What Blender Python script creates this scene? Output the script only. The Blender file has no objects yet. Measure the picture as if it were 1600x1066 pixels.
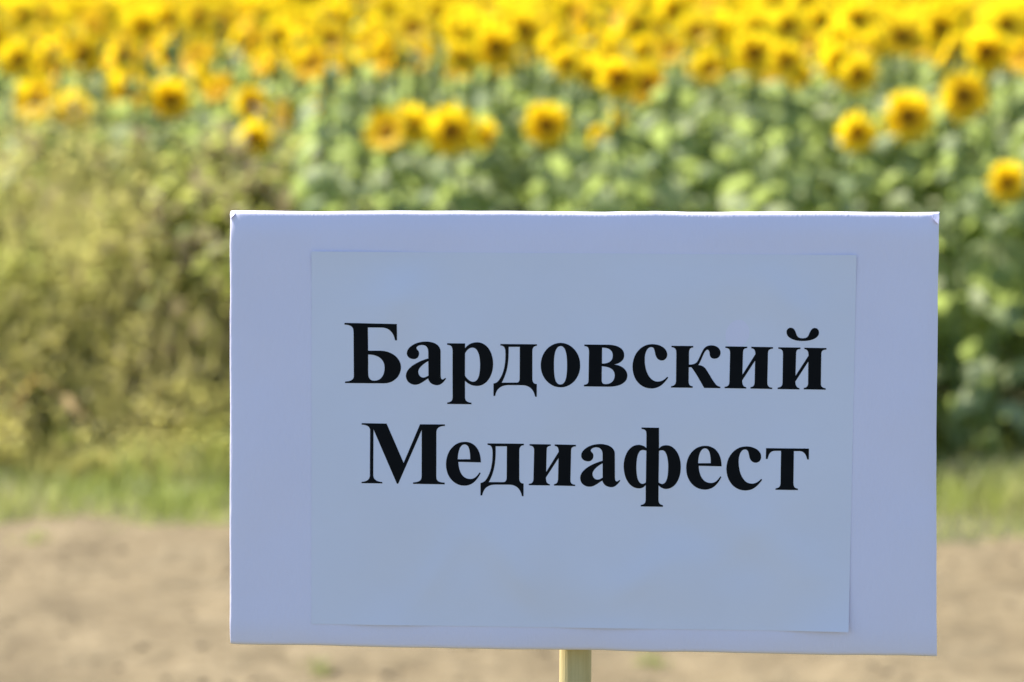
import bpy, bmesh, math, random
import numpy as np
from mathutils import Vector, Matrix
from mathutils.geometry import tessellate_polygon

random.seed(11)
rng = np.random.default_rng(11)
R = math.radians
scene = bpy.context.scene
COL = scene.collection

# ---------------------------------------------------------------- camera
CAM_H = 2.2
cam_data = bpy.data.cameras.new("camera")
cam_data.sensor_width = 36.0
cam_data.lens = 128.25
cam_data.clip_start = 0.05
cam_data.clip_end = 4000
cam_data.dof.use_dof = True
cam_data.dof.focus_distance = 4.04
cam_data.dof.aperture_fstop = 4.8
cam_data.dof.aperture_blades = 0
cam = bpy.data.objects.new("camera", cam_data)
cam.location = (0, 0, CAM_H)
cam.rotation_euler = (R(90) - math.atan(683 / 5700), 0, 0)
COL.objects.link(cam)
scene.camera = cam

# ---------------------------------------------------------------- world, sun, exposure
SUN_AZ = R(-55)          # measured from +Y towards +X
SUN_EL = R(55)
world = bpy.data.worlds.new("World")
scene.world = world
world.use_nodes = True
wn = world.node_tree
bg = wn.nodes["Background"]
sky = wn.nodes.new("ShaderNodeTexSky")
sky.sky_type = 'NISHITA'
sky.sun_disc = False
sky.sun_elevation = SUN_EL
sky.sun_rotation = SUN_AZ
sky.air_density = 1.0
sky.dust_density = 0.3
sky.ozone_density = 5.0
wn.links.new(sky.outputs[0], bg.inputs[0])
bg.inputs[1].default_value = 0.095
sun_data = bpy.data.lights.new("sun", 'SUN')
sun_data.energy = 5.0
sun_data.angle = R(0.53)
sun_data.color = (1.0, 0.97, 0.92)
sun = bpy.data.objects.new("sun", sun_data)
sdir = Vector((math.sin(SUN_AZ) * math.cos(SUN_EL), math.cos(SUN_AZ) * math.cos(SUN_EL), math.sin(SUN_EL)))
sun.rotation_euler = sdir.to_track_quat('Z', 'Y').to_euler()
sun.location = sdir * 40
COL.objects.link(sun)
scene.view_settings.view_transform = 'Standard'
scene.view_settings.look = 'None'
scene.view_settings.exposure = 1.34
scene.view_settings.gamma = 1.0
scene.view_settings.use_curve_mapping = False
scene.render.engine = 'CYCLES'
cy = scene.cycles
cy.use_denoising = True
cy.max_bounces = 7
cy.diffuse_bounces = 4
cy.glossy_bounces = 2
cy.transmission_bounces = 4
cy.transparent_max_bounces = 4
cy.caustics_reflective = False
cy.caustics_refractive = False
cy.sample_clamp_indirect = 6.0

# ---------------------------------------------------------------- helpers
def link(o, parent=None):
    COL.objects.link(o)
    if parent is not None:
        o.parent = parent
    return o

def tag(o, label=None, cat=None, group=None, kind=None):
    if label: o["label"] = label
    if cat: o["category"] = cat
    if group: o["group"] = group
    if kind: o["kind"] = kind
    return o

def empty(name, loc=(0, 0, 0)):
    o = bpy.data.objects.new(name, None)
    o.empty_display_size = 0.1
    o.location = loc
    return link(o)

def make_mesh(name, verts, faces, mats, mat_idx=None, smooth=True):
    me = bpy.data.meshes.new(name)
    me.from_pydata([tuple(v) for v in verts], [], [tuple(f) for f in faces])
    for m in mats:
        me.materials.append(m)
    if mat_idx is not None:
        me.polygons.foreach_set("material_index", np.asarray(mat_idx, dtype=np.int32))
    if smooth:
        me.polygons.foreach_set("use_smooth", np.ones(len(me.polygons), dtype=bool))
    me.update()
    return me

def add_obj(name, me, parent=None, mat=None):
    o = bpy.data.objects.new(name, me)
    link(o, parent)
    if mat is not None:
        o.matrix_local = mat
    return o

class Geo:
    """collects vertices and faces"""
    def __init__(self):
        self.v = []; self.f = []; self.m = []
    def add(self, verts, faces, mi=0, M=None):
        b = len(self.v)
        if M is not None:
            verts = [M @ Vector(p) for p in verts]
        self.v += [tuple(p) for p in verts]
        self.f += [tuple(i + b for i in q) for q in faces]
        self.m += [mi] * len(faces)
    def tube(self, pts, rads, n=6, mi=0, cap=True):
        b = len(self.v)
        pts = [Vector(p) for p in pts]
        for i, p in enumerate(pts):
            t = (pts[min(i + 1, len(pts) - 1)] - pts[max(i - 1, 0)]).normalized()
            a = Vector((1, 0, 0)) if abs(t.x) < 0.9 else Vector((0, 1, 0))
            s = t.cross(a).normalized(); q = t.cross(s)
            for k in range(n):
                an = 2 * math.pi * k / n
                self.v.append(tuple(p + rads[i] * (math.cos(an) * s + math.sin(an) * q)))
        for i in range(len(pts) - 1):
            for k in range(n):
                k2 = (k + 1) % n
                self.f.append((b + i * n + k, b + i * n + k2, b + (i + 1) * n + k2, b + (i + 1) * n + k)); self.m.append(mi)
        if cap:
            self.f.append(tuple(b + (len(pts) - 1) * n + k for k in range(n))); self.m.append(mi)
            self.f.append(tuple(b + k for k in reversed(range(n)))); self.m.append(mi)
    def mesh(self, name, mats, smooth=True):
        return make_mesh(name, self.v, self.f, mats, self.m, smooth)

_lat = rng.random((64, 64))
def vnoise(x, y):
    """smooth value noise in -1..1 for arrays"""
    xi = np.floor(x).astype(int); yi = np.floor(y).astype(int)
    fx = x - xi; fy = y - yi
    fx = fx * fx * (3 - 2 * fx); fy = fy * fy * (3 - 2 * fy)
    a = _lat[xi % 64, yi % 64]; b = _lat[(xi + 1) % 64, yi % 64]
    c = _lat[xi % 64, (yi + 1) % 64]; d = _lat[(xi + 1) % 64, (yi + 1) % 64]
    return 2 * ((a * (1 - fx) + b * fx) * (1 - fy) + (c * (1 - fx) + d * fx) * fy) - 1

_latl = _lat.tolist()
def vn(x, y):
    """the same noise for single numbers"""
    xi = math.floor(x); yi = math.floor(y); fx = x - xi; fy = y - yi
    fx = fx * fx * (3 - 2 * fx); fy = fy * fy * (3 - 2 * fy)
    r0 = _latl[xi % 64]; r1 = _latl[(xi + 1) % 64]; y0 = yi % 64; y1 = (yi + 1) % 64
    return 2 * ((r0[y0] * (1 - fx) + r1[y0] * fx) * (1 - fy) + (r0[y1] * (1 - fx) + r1[y1] * fx) * fy) - 1

# ---------------------------------------------------------------- materials
def new_mat(name):
    m = bpy.data.materials.new(name); m.use_nodes = True
    nt = m.node_tree
    return m, nt, nt.nodes["Principled BSDF"], nt.nodes["Material Output"]

def ramp(nt, fac, stops):
    r = nt.nodes.new("ShaderNodeValToRGB")
    e = r.color_ramp.elements
    e[0].position, e[0].color = stops[0][0], (*stops[0][1], 1)
    e[1].position, e[1].color = stops[1][0], (*stops[1][1], 1)
    for p, c in stops[2:]:
        k = e.new(p); k.color = (*c, 1)
    nt.links.new(fac, r.inputs[0])
    return r.outputs[0]

def noise_node(nt, scale, detail=3, rough=0.55, coord="Object", stretch=None):
    tc = nt.nodes.new("ShaderNodeTexCoord")
    n = nt.nodes.new("ShaderNodeTexNoise")
    n.inputs["Scale"].default_value = scale
    n.inputs["Detail"].default_value = detail
    n.inputs["Roughness"].default_value = rough
    if stretch:
        mp = nt.nodes.new("ShaderNodeMapping"); mp.inputs["Scale"].default_value = stretch
        nt.links.new(tc.outputs[coord], mp.inputs[0]); nt.links.new(mp.outputs[0], n.inputs["Vector"])
    else:
        nt.links.new(tc.outputs[coord], n.inputs["Vector"])
    return n

def leafy(name, dark, mid, pale, trans, tfac=0.35, rough=0.5, spec=0.4, nscale=18, attr=None, sheen=0.0):
    """thin plant tissue: reflecting face mixed with light passing through"""
    m, nt, p, out = new_mat(name)
    n = noise_node(nt, nscale, 2)
    oi = nt.nodes.new("ShaderNodeObjectInfo")
    if attr:
        at = nt.nodes.new("ShaderNodeAttribute"); at.attribute_name = attr
        src = at.outputs["Fac"]
    else:
        src = oi.outputs["Random"]
    mx = nt.nodes.new("ShaderNodeMath"); mx.operation = 'MULTIPLY_ADD'
    nt.links.new(n.outputs["Fac"], mx.inputs[0]); mx.inputs[1].default_value = 0.5
    ml = nt.nodes.new("ShaderNodeMath"); ml.operation = 'MULTIPLY'; ml.inputs[1].default_value = 0.7
    nt.links.new(src, ml.inputs[0]); nt.links.new(ml.outputs[0], mx.inputs[2])
    col = ramp(nt, mx.outputs[0], [(0.15, dark), (0.95, pale), (0.55, mid)])
    nt.links.new(col, p.inputs["Base Color"])
    p.inputs["Roughness"].default_value = rough
    p.inputs["Specular IOR Level"].default_value = spec
    if sheen:
        p.inputs["Sheen Weight"].default_value = sheen
        p.inputs["Sheen Roughness"].default_value = 0.5
    tr = nt.nodes.new("ShaderNodeBsdfTranslucent")
    mc = nt.nodes.new("ShaderNodeMix"); mc.data_type = 'RGBA'; mc.blend_type = 'MULTIPLY'
    mc.inputs[0].default_value = 0.35
    mc.inputs[6].default_value = (*trans, 1)
    nt.links.new(col, mc.inputs[7])
    tr.inputs[0].default_value = (*trans, 1)
    ms = nt.nodes.new("ShaderNodeMixShader"); ms.inputs[0].default_value = tfac
    nt.links.new(p.outputs[0], ms.inputs[1]); nt.links.new(tr.outputs[0], ms.inputs[2])
    nt.links.new(ms.outputs[0], out.inputs[0])
    return m

def plain(name, a, b, scale=20, rough=0.7, spec=0.3, bump=0.0, bscale=60, stretch=None):
    m, nt, p, out = new_mat(name)
    n = noise_node(nt, scale, 4, stretch=stretch)
    nt.links.new(ramp(nt, n.outputs["Fac"], [(0.3, a), (0.7, b)]), p.inputs["Base Color"])
    p.inputs["Roughness"].default_value = rough
    p.inputs["Specular IOR Level"].default_value = spec
    if bump:
        nb = noise_node(nt, bscale, 5, stretch=stretch)
        bn = nt.nodes.new("ShaderNodeBump"); bn.inputs["Strength"].default_value = bump
        bn.inputs["Distance"].default_value = 0.01
        nt.links.new(nb.outputs["Fac"], bn.inputs["Height"]); nt.links.new(bn.outputs[0], p.inputs["Normal"])
    return m

M_LEAF = leafy("sunflower_leaf", (0.085, 0.135, 0.034), (0.19, 0.235, 0.085), (0.39, 0.41, 0.21), (0.50, 0.60, 0.16), 0.43, 0.58, 0.3, 14, sheen=0.1)
M_STEM = leafy("sunflower_stem", (0.11, 0.16, 0.05), (0.15, 0.20, 0.07), (0.2, 0.25, 0.10), (0.2, 0.3, 0.06), 0.1, 0.6, 0.3, 10)
M_CALYX = leafy("sunflower_bracts", (0.09, 0.15, 0.03), (0.13, 0.2, 0.05), (0.18, 0.26, 0.07), (0.3, 0.42, 0.06), 0.25, 0.55, 0.3, 20)
M_PETAL = leafy("sunflower_petal", (0.87, 0.51, 0.006), (0.91, 0.61, 0.010), (0.94, 0.69, 0.02), (1.0, 0.77, 0.02), 0.57, 0.55, 0.25, 12)
M_WEED = leafy("weed_leaf", (0.14, 0.20, 0.035), (0.24, 0.28, 0.065), (0.36, 0.35, 0.13), (0.68, 0.70, 0.17), 0.52, 0.55, 0.3, 20)
M_WSTEM = leafy("weed_stem", (0.15, 0.12, 0.055), (0.2, 0.16, 0.075), (0.26, 0.2, 0.11), (0.3, 0.25, 0.1), 0.12, 0.65, 0.2, 10)
M_SEED = leafy("seed_head", (0.32, 0.24, 0.15), (0.42, 0.33, 0.21), (0.5, 0.41, 0.28), (0.6, 0.48, 0.32), 0.4, 0.75, 0.15, 30)
M_GRASS = leafy("green_grass", (0.10, 0.155, 0.022), (0.19, 0.22, 0.05), (0.48, 0.38, 0.21), (0.46, 0.52, 0.12), 0.4, 0.55, 0.3, 4, attr="tint")
M_DRY = leafy("dry_grass", (0.15, 0.22, 0.035), (0.31, 0.28, 0.085), (0.54, 0.41, 0.25), (0.62, 0.56, 0.19), 0.48, 0.65, 0.2, 4, attr="tint")
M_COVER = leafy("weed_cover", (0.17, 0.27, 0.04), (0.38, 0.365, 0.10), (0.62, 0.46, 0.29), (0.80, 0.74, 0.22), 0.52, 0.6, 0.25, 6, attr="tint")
M_STRAW = leafy("dead_leaf", (0.46, 0.33, 0.17), (0.56, 0.41, 0.22), (0.64, 0.48, 0.27), (0.9, 0.64, 0.34), 0.65, 0.7, 0.2, 30)

def disc_mat():
    m, nt, p, out = new_mat("sunflower_disc")
    tc = nt.nodes.new("ShaderNodeTexCoord")
    ln = nt.nodes.new("ShaderNodeVectorMath"); ln.operation = 'LENGTH'
    mp = nt.nodes.new("ShaderNodeMapping"); mp.inputs["Scale"].default_value = (1, 1, 0)
    nt.links.new(tc.outputs["Object"], mp.inputs[0]); nt.links.new(mp.outputs[0], ln.inputs[0])
    n = noise_node(nt, 260, 2)
    ma = nt.nodes.new("ShaderNodeMath"); ma.operation = 'MULTIPLY_ADD'
    nt.links.new(ln.outputs["Value"], ma.inputs[0]); ma.inputs[1].default_value = 18.0
    sb = nt.nodes.new("ShaderNodeMath"); sb.operation = 'MULTIPLY_ADD'; sb.inputs[1].default_value = 0.35; sb.inputs[2].default_value = -0.17
    nt.links.new(n.outputs["Fac"], sb.inputs[0]); nt.links.new(sb.outputs[0], ma.inputs[2])
    c = ramp(nt, ma.outputs[0], [(0.05, (0.16, 0.10, 0.012)), (0.72, (0.68, 0.36, 0.006)), (0.26, (0.11, 0.045, 0.005)), (0.46, (0.34, 0.15, 0.004))])
    nt.links.new(c, p.inputs["Base Color"])
    p.inputs["Roughness"].default_value = 0.9
    p.inputs["Specular IOR Level"].default_value = 0.1
    return m
M_DISC = disc_mat()

def soil_mat(name, a, b, c, s1, s2, bump):
    m, nt, p, out = new_mat(name)
    n1 = noise_node(nt, s1, 4, 0.6); n2 = noise_node(nt, s2, 6, 0.65)
    ad = nt.nodes.new("ShaderNodeMath"); ad.operation = 'ADD'
    nt.links.new(n1.outputs["Fac"], ad.inputs[0]); nt.links.new(n2.outputs["Fac"], ad.inputs[1])
    hv = nt.nodes.new("ShaderNodeMath"); hv.operation = 'MULTIPLY'; hv.inputs[1].default_value = 0.5
    nt.links.new(ad.outputs[0], hv.inputs[0])
    nt.links.new(ramp(nt, hv.outputs[0], [(0.33, a), (0.67, c), (0.5, b)]), p.inputs["Base Color"])
    p.inputs["Roughness"].default_value = 0.95
    p.inputs["Specular IOR Level"].default_value = 0.15
    bn = nt.nodes.new("ShaderNodeBump"); bn.inputs["Strength"].default_value = bump; bn.inputs["Distance"].default_value = 0.03
    nt.links.new(n2.outputs["Fac"], bn.inputs["Height"]); nt.links.new(bn.outputs[0], p.inputs["Normal"])
    return m
M_ROAD = soil_mat("dirt_road", (0.125, 0.092, 0.05), (0.18, 0.136, 0.075), (0.25, 0.192, 0.11), 2.6, 14, 1.0)
M_FIELD = soil_mat("field_soil", (0.065, 0.062, 0.03), (0.095, 0.09, 0.045), (0.15, 0.125, 0.07), 1.2, 8, 0.6)
M_CLOD = soil_mat("clod", (0.12, 0.09, 0.055), (0.16, 0.12, 0.072), (0.22, 0.165, 0.1), 12, 40, 0.5)

def card_mat(name, col, rough, bump, scale, stretch):
    m, nt, p, out = new_mat(name)
    n = noise_node(nt, 6, 3)
    d = tuple(x * 0.965 for x in col)
    nt.links.new(ramp(nt, n.outputs["Fac"], [(0.3, d), (0.7, col)]), p.inputs["Base Color"])
    p.inputs["Roughness"].default_value = rough
    p.inputs["Specular IOR Level"].default_value = 0.35
    nb = noise_node(nt, scale, 3, stretch=stretch)
    bn = nt.nodes.new("ShaderNodeBump"); bn.inputs["Strength"].default_value = bump; bn.inputs["Distance"].default_value = 0.002
    nt.links.new(nb.outputs["Fac"], bn.inputs["Height"]); nt.links.new(bn.outputs[0], p.inputs["Normal"])
    return m
M_BOARD = card_mat("white_card", (0.82, 0.755, 0.895), 0.55, 0.25, 120, (3, 0.6, 1))
M_PAPER = card_mat("white_paper", (0.79, 0.76, 0.85), 0.5, 0.12, 60, (1, 1, 1))
M_INK = plain("black_ink", (0.005, 0.005, 0.006), (0.007, 0.007, 0.008), 40, 0.7, 0.08)
M_WOOD = plain("turned_wood", (0.52, 0.40, 0.17), (0.64, 0.5, 0.235), 22, 0.55, 0.3, 0.15, 40, (8, 0.5, 8))

# ---------------------------------------------------------------- ground and road
def grid_mesh(name, xs, ys, zfun, mats):
    X, Y = np.meshgrid(xs, ys)
    Z = zfun(X, Y)
    nx, ny = len(xs), len(ys)
    V = np.stack([X.ravel(), Y.ravel(), Z.ravel()], 1)
    i = np.arange((ny - 1) * nx).reshape(ny - 1, nx)[:, :-1].ravel()
    Fc = np.stack([i, i + 1, i + nx + 1, i + nx], 1)
    me = bpy.data.meshes.new(name)
    me.from_pydata(V.tolist(), [], Fc.tolist())
    for m in mats: me.materials.append(m)
    me.polygons.foreach_set("use_smooth", np.ones(len(me.polygons), dtype=bool))
    return me

def field_z(X, Y):
    return -0.03 + 0.015 * vnoise(X * 1.3, Y * 1.3)
gx = np.concatenate([-np.geomspace(1500, 20, 14), np.linspace(-18, 18, 60), np.geomspace(20, 1500, 14)])
gy = np.concatenate([-np.geomspace(1500, 12, 12), np.linspace(-10, 45, 90), np.geomspace(48, 1500, 14)])
tag(add_obj("ground", grid_mesh("ground", gx, gy, field_z, [M_FIELD])), kind="structure")

def road_edge(x):
    return 12.95 + 0.26 * vnoise(x * 0.9 + 5, x * 0 + 3.5) + 0.12 * vnoise(x * 4, x * 0 + 9.5)
def road_z(X, Y):
    z = 0.03 * vnoise(X * 0.7, Y * 1.5 + 7) + 0.03 * vnoise(X * 2.6 + 3, Y * 3.1) + 0.022 * vnoise(X * 6, Y * 7 + 2) + 0.006 * vnoise(X * 19, Y * 21)
    e = np.clip((road_edge(X) - Y) / 0.35, 0, 1) * np.clip((Y - 7.9 - 0.2 * vnoise(X * 0.8, X * 0 + 17.5)) / 0.35, 0, 1)
    return 0.012 + z * 0.8 * e - 0.09 * (1 - e)
rx = np.concatenate([-np.geomspace(90, 4, 30), np.linspace(-3.8, 3.8, 260), np.geomspace(4, 90, 30)])
ry = np.concatenate([np.linspace(7.4, 8.4, 20), np.linspace(8.45, 13.6, 190)])
tag(add_obj("dirt_road", grid_mesh("dirt_road", rx, ry, road_z, [M_ROAD])), kind="structure")

def ground_at(x, y):
    a = float(field_z(np.array([x]), np.array([y]))[0])
    if 7.4 < y < 13.6:
        a = max(a, float(road_z(np.array([x]), np.array([y]))[0]))
    return a

# loose clods and pebbles on the road: uncountable
def clods():
    base = bmesh.new(); bmesh.ops.create_icosphere(base, subdivisions=1, radius=1)
    bv = np.array([v.co[:] for v in base.verts]); bf = np.array([[v.index for v in f.verts] for f in base.faces]); base.free()
    n = 1600
    V = []; Fc = []
    for k in range(n):
        x = rng.uniform(-3.2, 3.2); y = rng.uniform(9.2, 13.0)
        s = 0.004 + 0.016 * rng.random() ** 3.0
        a = rng.random() * 6.28
        w = bv * (1 + 0.35 * (rng.random((len(bv), 1)) - 0.5)) * np.array([1, rng.uniform(.6, 1), rng.uniform(.3, .55)]) * s
        w = np.stack([w[:, 0] * math.cos(a) - w[:, 1] * math.sin(a), w[:, 0] * math.sin(a) + w[:, 1] * math.cos(a), w[:, 2]], 1)
        w += np.array([x, y, ground_at(x, y) + s * 0.2])
        Fc.append(bf + k * len(bv)); V.append(w)
    V = np.concatenate(V); Fc = np.concatenate(Fc)
    tag(add_obj("dirt_clods", make_mesh("dirt_clods", V.tolist(), Fc.tolist(), [M_CLOD], smooth=False)),
        "loose dirt clods and pebbles lying on the dirt road", "clods", kind="stuff")
clods()

# ---------------------------------------------------------------- the sign
SIGN_O = Vector((0.07477, 4.0, 1.61948))
EX = Vector((0.99306, -0.11735, 0.00734)); EY = Vector((0.00266, 0.08482, 0.99639)); EZ = EX.cross(EY).normalized()
EY = EZ.cross(EX).normalized(); EX.normalize()
BW, BH, BT = 0.7888, 0.4878, 0.033
POST_X, POST_R = -0.0085, 0.0179
POST_Z = -BT - POST_R + 0.003
Q = SIGN_O + EX * POST_X + EZ * POST_Z
s_ = -Q.z / EY.z
sign_base = Q + EY * s_
sign = empty("sign")
sign.matrix_world = Matrix(((EX.x, EY.x, EZ.x, sign_base.x), (EX.y, EY.y, EZ.y, sign_base.y), (EX.z, EY.z, EZ.z, sign_base.z), (0, 0, 0, 1)))
tag(sign, "white festival sign with two lines of black Cyrillic lettering on a wooden post", "sign")
TO = Matrix.Translation(Vector((-POST_X, -s_, -POST_Z)))     # board centre in the sign's own frame

def sn(t, k):     # small 1-D wobble
    return vn(t, k + 0.5)

def board_mesh():
    r = 0.0115
    def axis(h):
        e = [0, 0.0005, 0.0012, 0.0022, 0.0036, 0.0055, 0.008, 0.0115, 0.016, 0.021, 0.027, 0.033]
        mid = np.linspace(-h + 0.04, h - 0.04, 40)
        return np.concatenate([[-h + d for d in e], mid, [h - d for d in reversed(e)]])
    xs = axis(BW / 2); ys = axis(BH / 2)
    nx, ny = len(xs), len(ys)
    V = []
    def drop(d):
        return 0 if d >= r else r - math.sqrt(max(0, r * r - (r - d) ** 2))
    def drop2(d):
        L = 0.030 ; r2 = 0.004
        a = 0.0042 * max(0, 1 - d / L) ** 2
        return a + (0 if d >= r2 else r2 - math.sqrt(max(0, r2 * r2 - (r2 - d) ** 2)))
    for y in ys:
        for x in xs:
            dx = BW / 2 - abs(x); dy = BH / 2 - abs(y)
            z = -0.25 * drop(dx) - drop2(dy) - 0.0016 * max(0, 1 - dx / 0.02) ** 2
            wob = 0.0007 * sn(x * 14, 3) + 0.0004 * sn(x * 45, 8)
            wy = 0.0006 * sn(y * 12, 21) + 0.0004 * sn(y * 40, 25)
            ey = wob * abs(y) / (BH / 2) * (1 if y > 0 else -1)
            ex = wy * abs(x) / (BW / 2) * (1 if x > 0 else -1) - (0.0016 * (1 - (2 * y / BH) ** 2) if x > 0 else 0) * abs(x) / (BW / 2)
            ou = max(0, min(1, max((abs(x) - 0.305) / 0.02, (y - 0.2) / 0.02, (-0.222 - y) / 0.02)))
            z += ou * (0.0012 * sn(x * 11 + 2, y * 11 + 40) + 0.0006 * sn(x * 31, y * 24 + 11))
            V.append((x + ex, y + ey, z))
    Fc = []
    for j in range(ny - 1):
        for i in range(nx - 1):
            a = j * nx + i
            Fc.append((a, a + 1, a + nx + 1, a + nx))
    loop = [i for i in range(nx)] + [j * nx + nx - 1 for j in range(1, ny)] + [(ny - 1) * nx + i for i in range(nx - 2, -1, -1)] + [j * nx for j in range(ny - 2, 0, -1)]
    prev = loop
    for dz in (-0.016, -BT + 0.004, -BT):
        cur = []
        for q in loop:
            x, y, z = V[q]
            sh = 0.997 if dz == -BT else 1.0
            cur.append(len(V)); V.append((x * sh, y * sh, dz))
        L = len(loop)
        for k in range(L):
            Fc.append((prev[k], cur[k], cur[(k + 1) % L], prev[(k + 1) % L]))
        prev = cur
    Fc.append(tuple(reversed(prev)))
    return make_mesh("board", V, Fc, [M_BOARD])
board = add_obj("board", board_mesh(), sign, TO)

# folded card at the two top corners
def fold(cx, cy, sx, w, h):
    g = Geo()
    z = 0.0008
    p = [(cx, cy, -0.006), (cx - sx * w, cy - 0.0006, -0.0045), (cx - sx * w * 0.72, cy - h * 0.55, z), (cx - sx * 0.0008, cy - h, -0.001), (cx + sx * .0002, cy - h * .4, -0.004)]
    b = [(x, y, zz - 0.003) for x, y, zz in p]
    n = len(p)
    g.add(p + b, [tuple(range(n)), tuple(reversed(range(n, 2 * n)))] + [(k, n + k, n + (k + 1) % n, (k + 1) % n) for k in range(n)])
    me = g.mesh("corner_fold", [M_BOARD], smooth=False)
    bm = bmesh.new(); bm.from_mesh(me); bmesh.ops.recalc_face_normals(bm, faces=bm.faces); bm.to_mesh(me); bm.free()
    add_obj("corner_fold", me, board)
fold(BW / 2 - 0.0004, BH / 2 - 0.0014, 1, 0.0085, 0.0115)
fold(-BW / 2 + 0.0004, BH / 2 - 0.0014, -1, 0.0062, 0.0075)

# the printed sheet, slightly wavy, glued on the card
def sheet_z(x, y):
    """height of the sheet above the card, metres (x, y in metres from the board centre)"""
    u = (x + 0.3008) / 0.605; v = (y + 0.218) / 0.416
    inn = min(1, max(0, min(u, 1 - u) * 7)) * min(1, max(0, min(v, 1 - v) * 7))
    inn = inn * inn * (3 - 2 * inn)
    w = 0.0018 + 0.0018 * math.sin(x * 17 + y * 12 + 0.6) * math.sin(y * 19 - x * 7 + 1.0)
    w += 0.0007 * math.sin(x * 41 - y * 9 + 2) * math.sin(y * 33 + x * 6) + 0.0006 * vn(x * 22 + 3, y * 16 + 8)
    w += 0.0024 * math.exp(-((y + 0.55 * (x - 0.13) + 0.075) / 0.03) ** 2) * min(1, max(0, (u - .5) * 4))
    w += 0.0015 * math.exp(-(((y + 0.135) + 9 * (x + 0.11) ** 2 - 0.02 * math.sin(x * 40)) / 0.026) ** 2)
    w += 0.0016 * math.exp(-(((y + 0.15) - 0.45 * (x - 0.10) + 0.01 * math.sin(x * 50)) / 0.022) ** 2) * math.exp(-((x - 0.1) / 0.13) ** 2)
    w += 0.0022 * math.exp(-((x + 0.2 - 0.5 * (y - 0.15)) / 0.024) ** 2) * math.exp(-((y - 0.15) / 0.06) ** 2)
    w += 0.0018 * math.exp(-((x - 0.24 + 0.7 * (y - 0.14)) / 0.022) ** 2) * math.exp(-((y - 0.14) / 0.07) ** 2)
    z = 0.00045 + inn * w
    low = math.exp(-(max(0, v) * 0.416 / 0.03))
    z += low * (0.0022 * max(0, math.sin(u * 15.5 - 0.6)) ** 1.5 + 0.0050 * max(0, (u - 0.86) / 0.14) ** 1.5)
    top = math.exp(-(max(0, 1 - v) * 0.416 / 0.02))
    z += top * (0.0016 * max(0, math.cos(u * 7)) * (1 if u < .3 else 0) + 0.0016 * max(0, (u - 0.88) / 0.12))
    return z

PC = [(-0.3008, -0.2183), (0.2982, -0.2173), (0.3045, 0.1970), (-0.3008, 0.1986)]   # BL BR TR TL
def sheet_mesh():
    nu, nv = 150, 104
    V = []
    for j in range(nv + 1):
        for i in range(nu + 1):
            u, v = i / nu, j / nv
            x = (1 - v) * ((1 - u) * PC[0][0] + u * PC[1][0]) + v * ((1 - u) * PC[3][0] + u * PC[2][0])
            y = (1 - v) * ((1 - u) * PC[0][1] + u * PC[1][1]) + v * ((1 - u) * PC[3][1] + u * PC[2][1])
            V.append((x, y, sheet_z(x, y)))
    n = nu + 1
    Fc = [(j * n + i, j * n + i + 1, (j + 1) * n + i + 1, (j + 1) * n + i) for j in range(nv) for i in range(nu)]
    # back of the sheet 0.25 mm behind, joined round the rim
    N = len(V)
    V += [(x, y, z - 0.00025) for x, y, z in V]
    Fc += [tuple(N + k for k in reversed(q)) for q in Fc]
    rim = [i for i in range(n)] + [j * n + nu for j in range(1, nv + 1)] + [nv * n + i for i in range(nu - 1, -1, -1)] + [j * n for j in range(nv - 1, 0, -1)]
    L = len(rim)
    b = len(V)
    V += [V[q] for q in rim] + [V[N + q] for q in rim]
    Fc += [(b + k, b + L + k, b + L + (k + 1) % L, b + (k + 1) % L) for k in range(L)]
    return make_mesh("paper_sheet", V, Fc, [M_PAPER])
sheet = add_obj("paper_sheet", sheet_mesh(), sign, TO)

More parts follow.
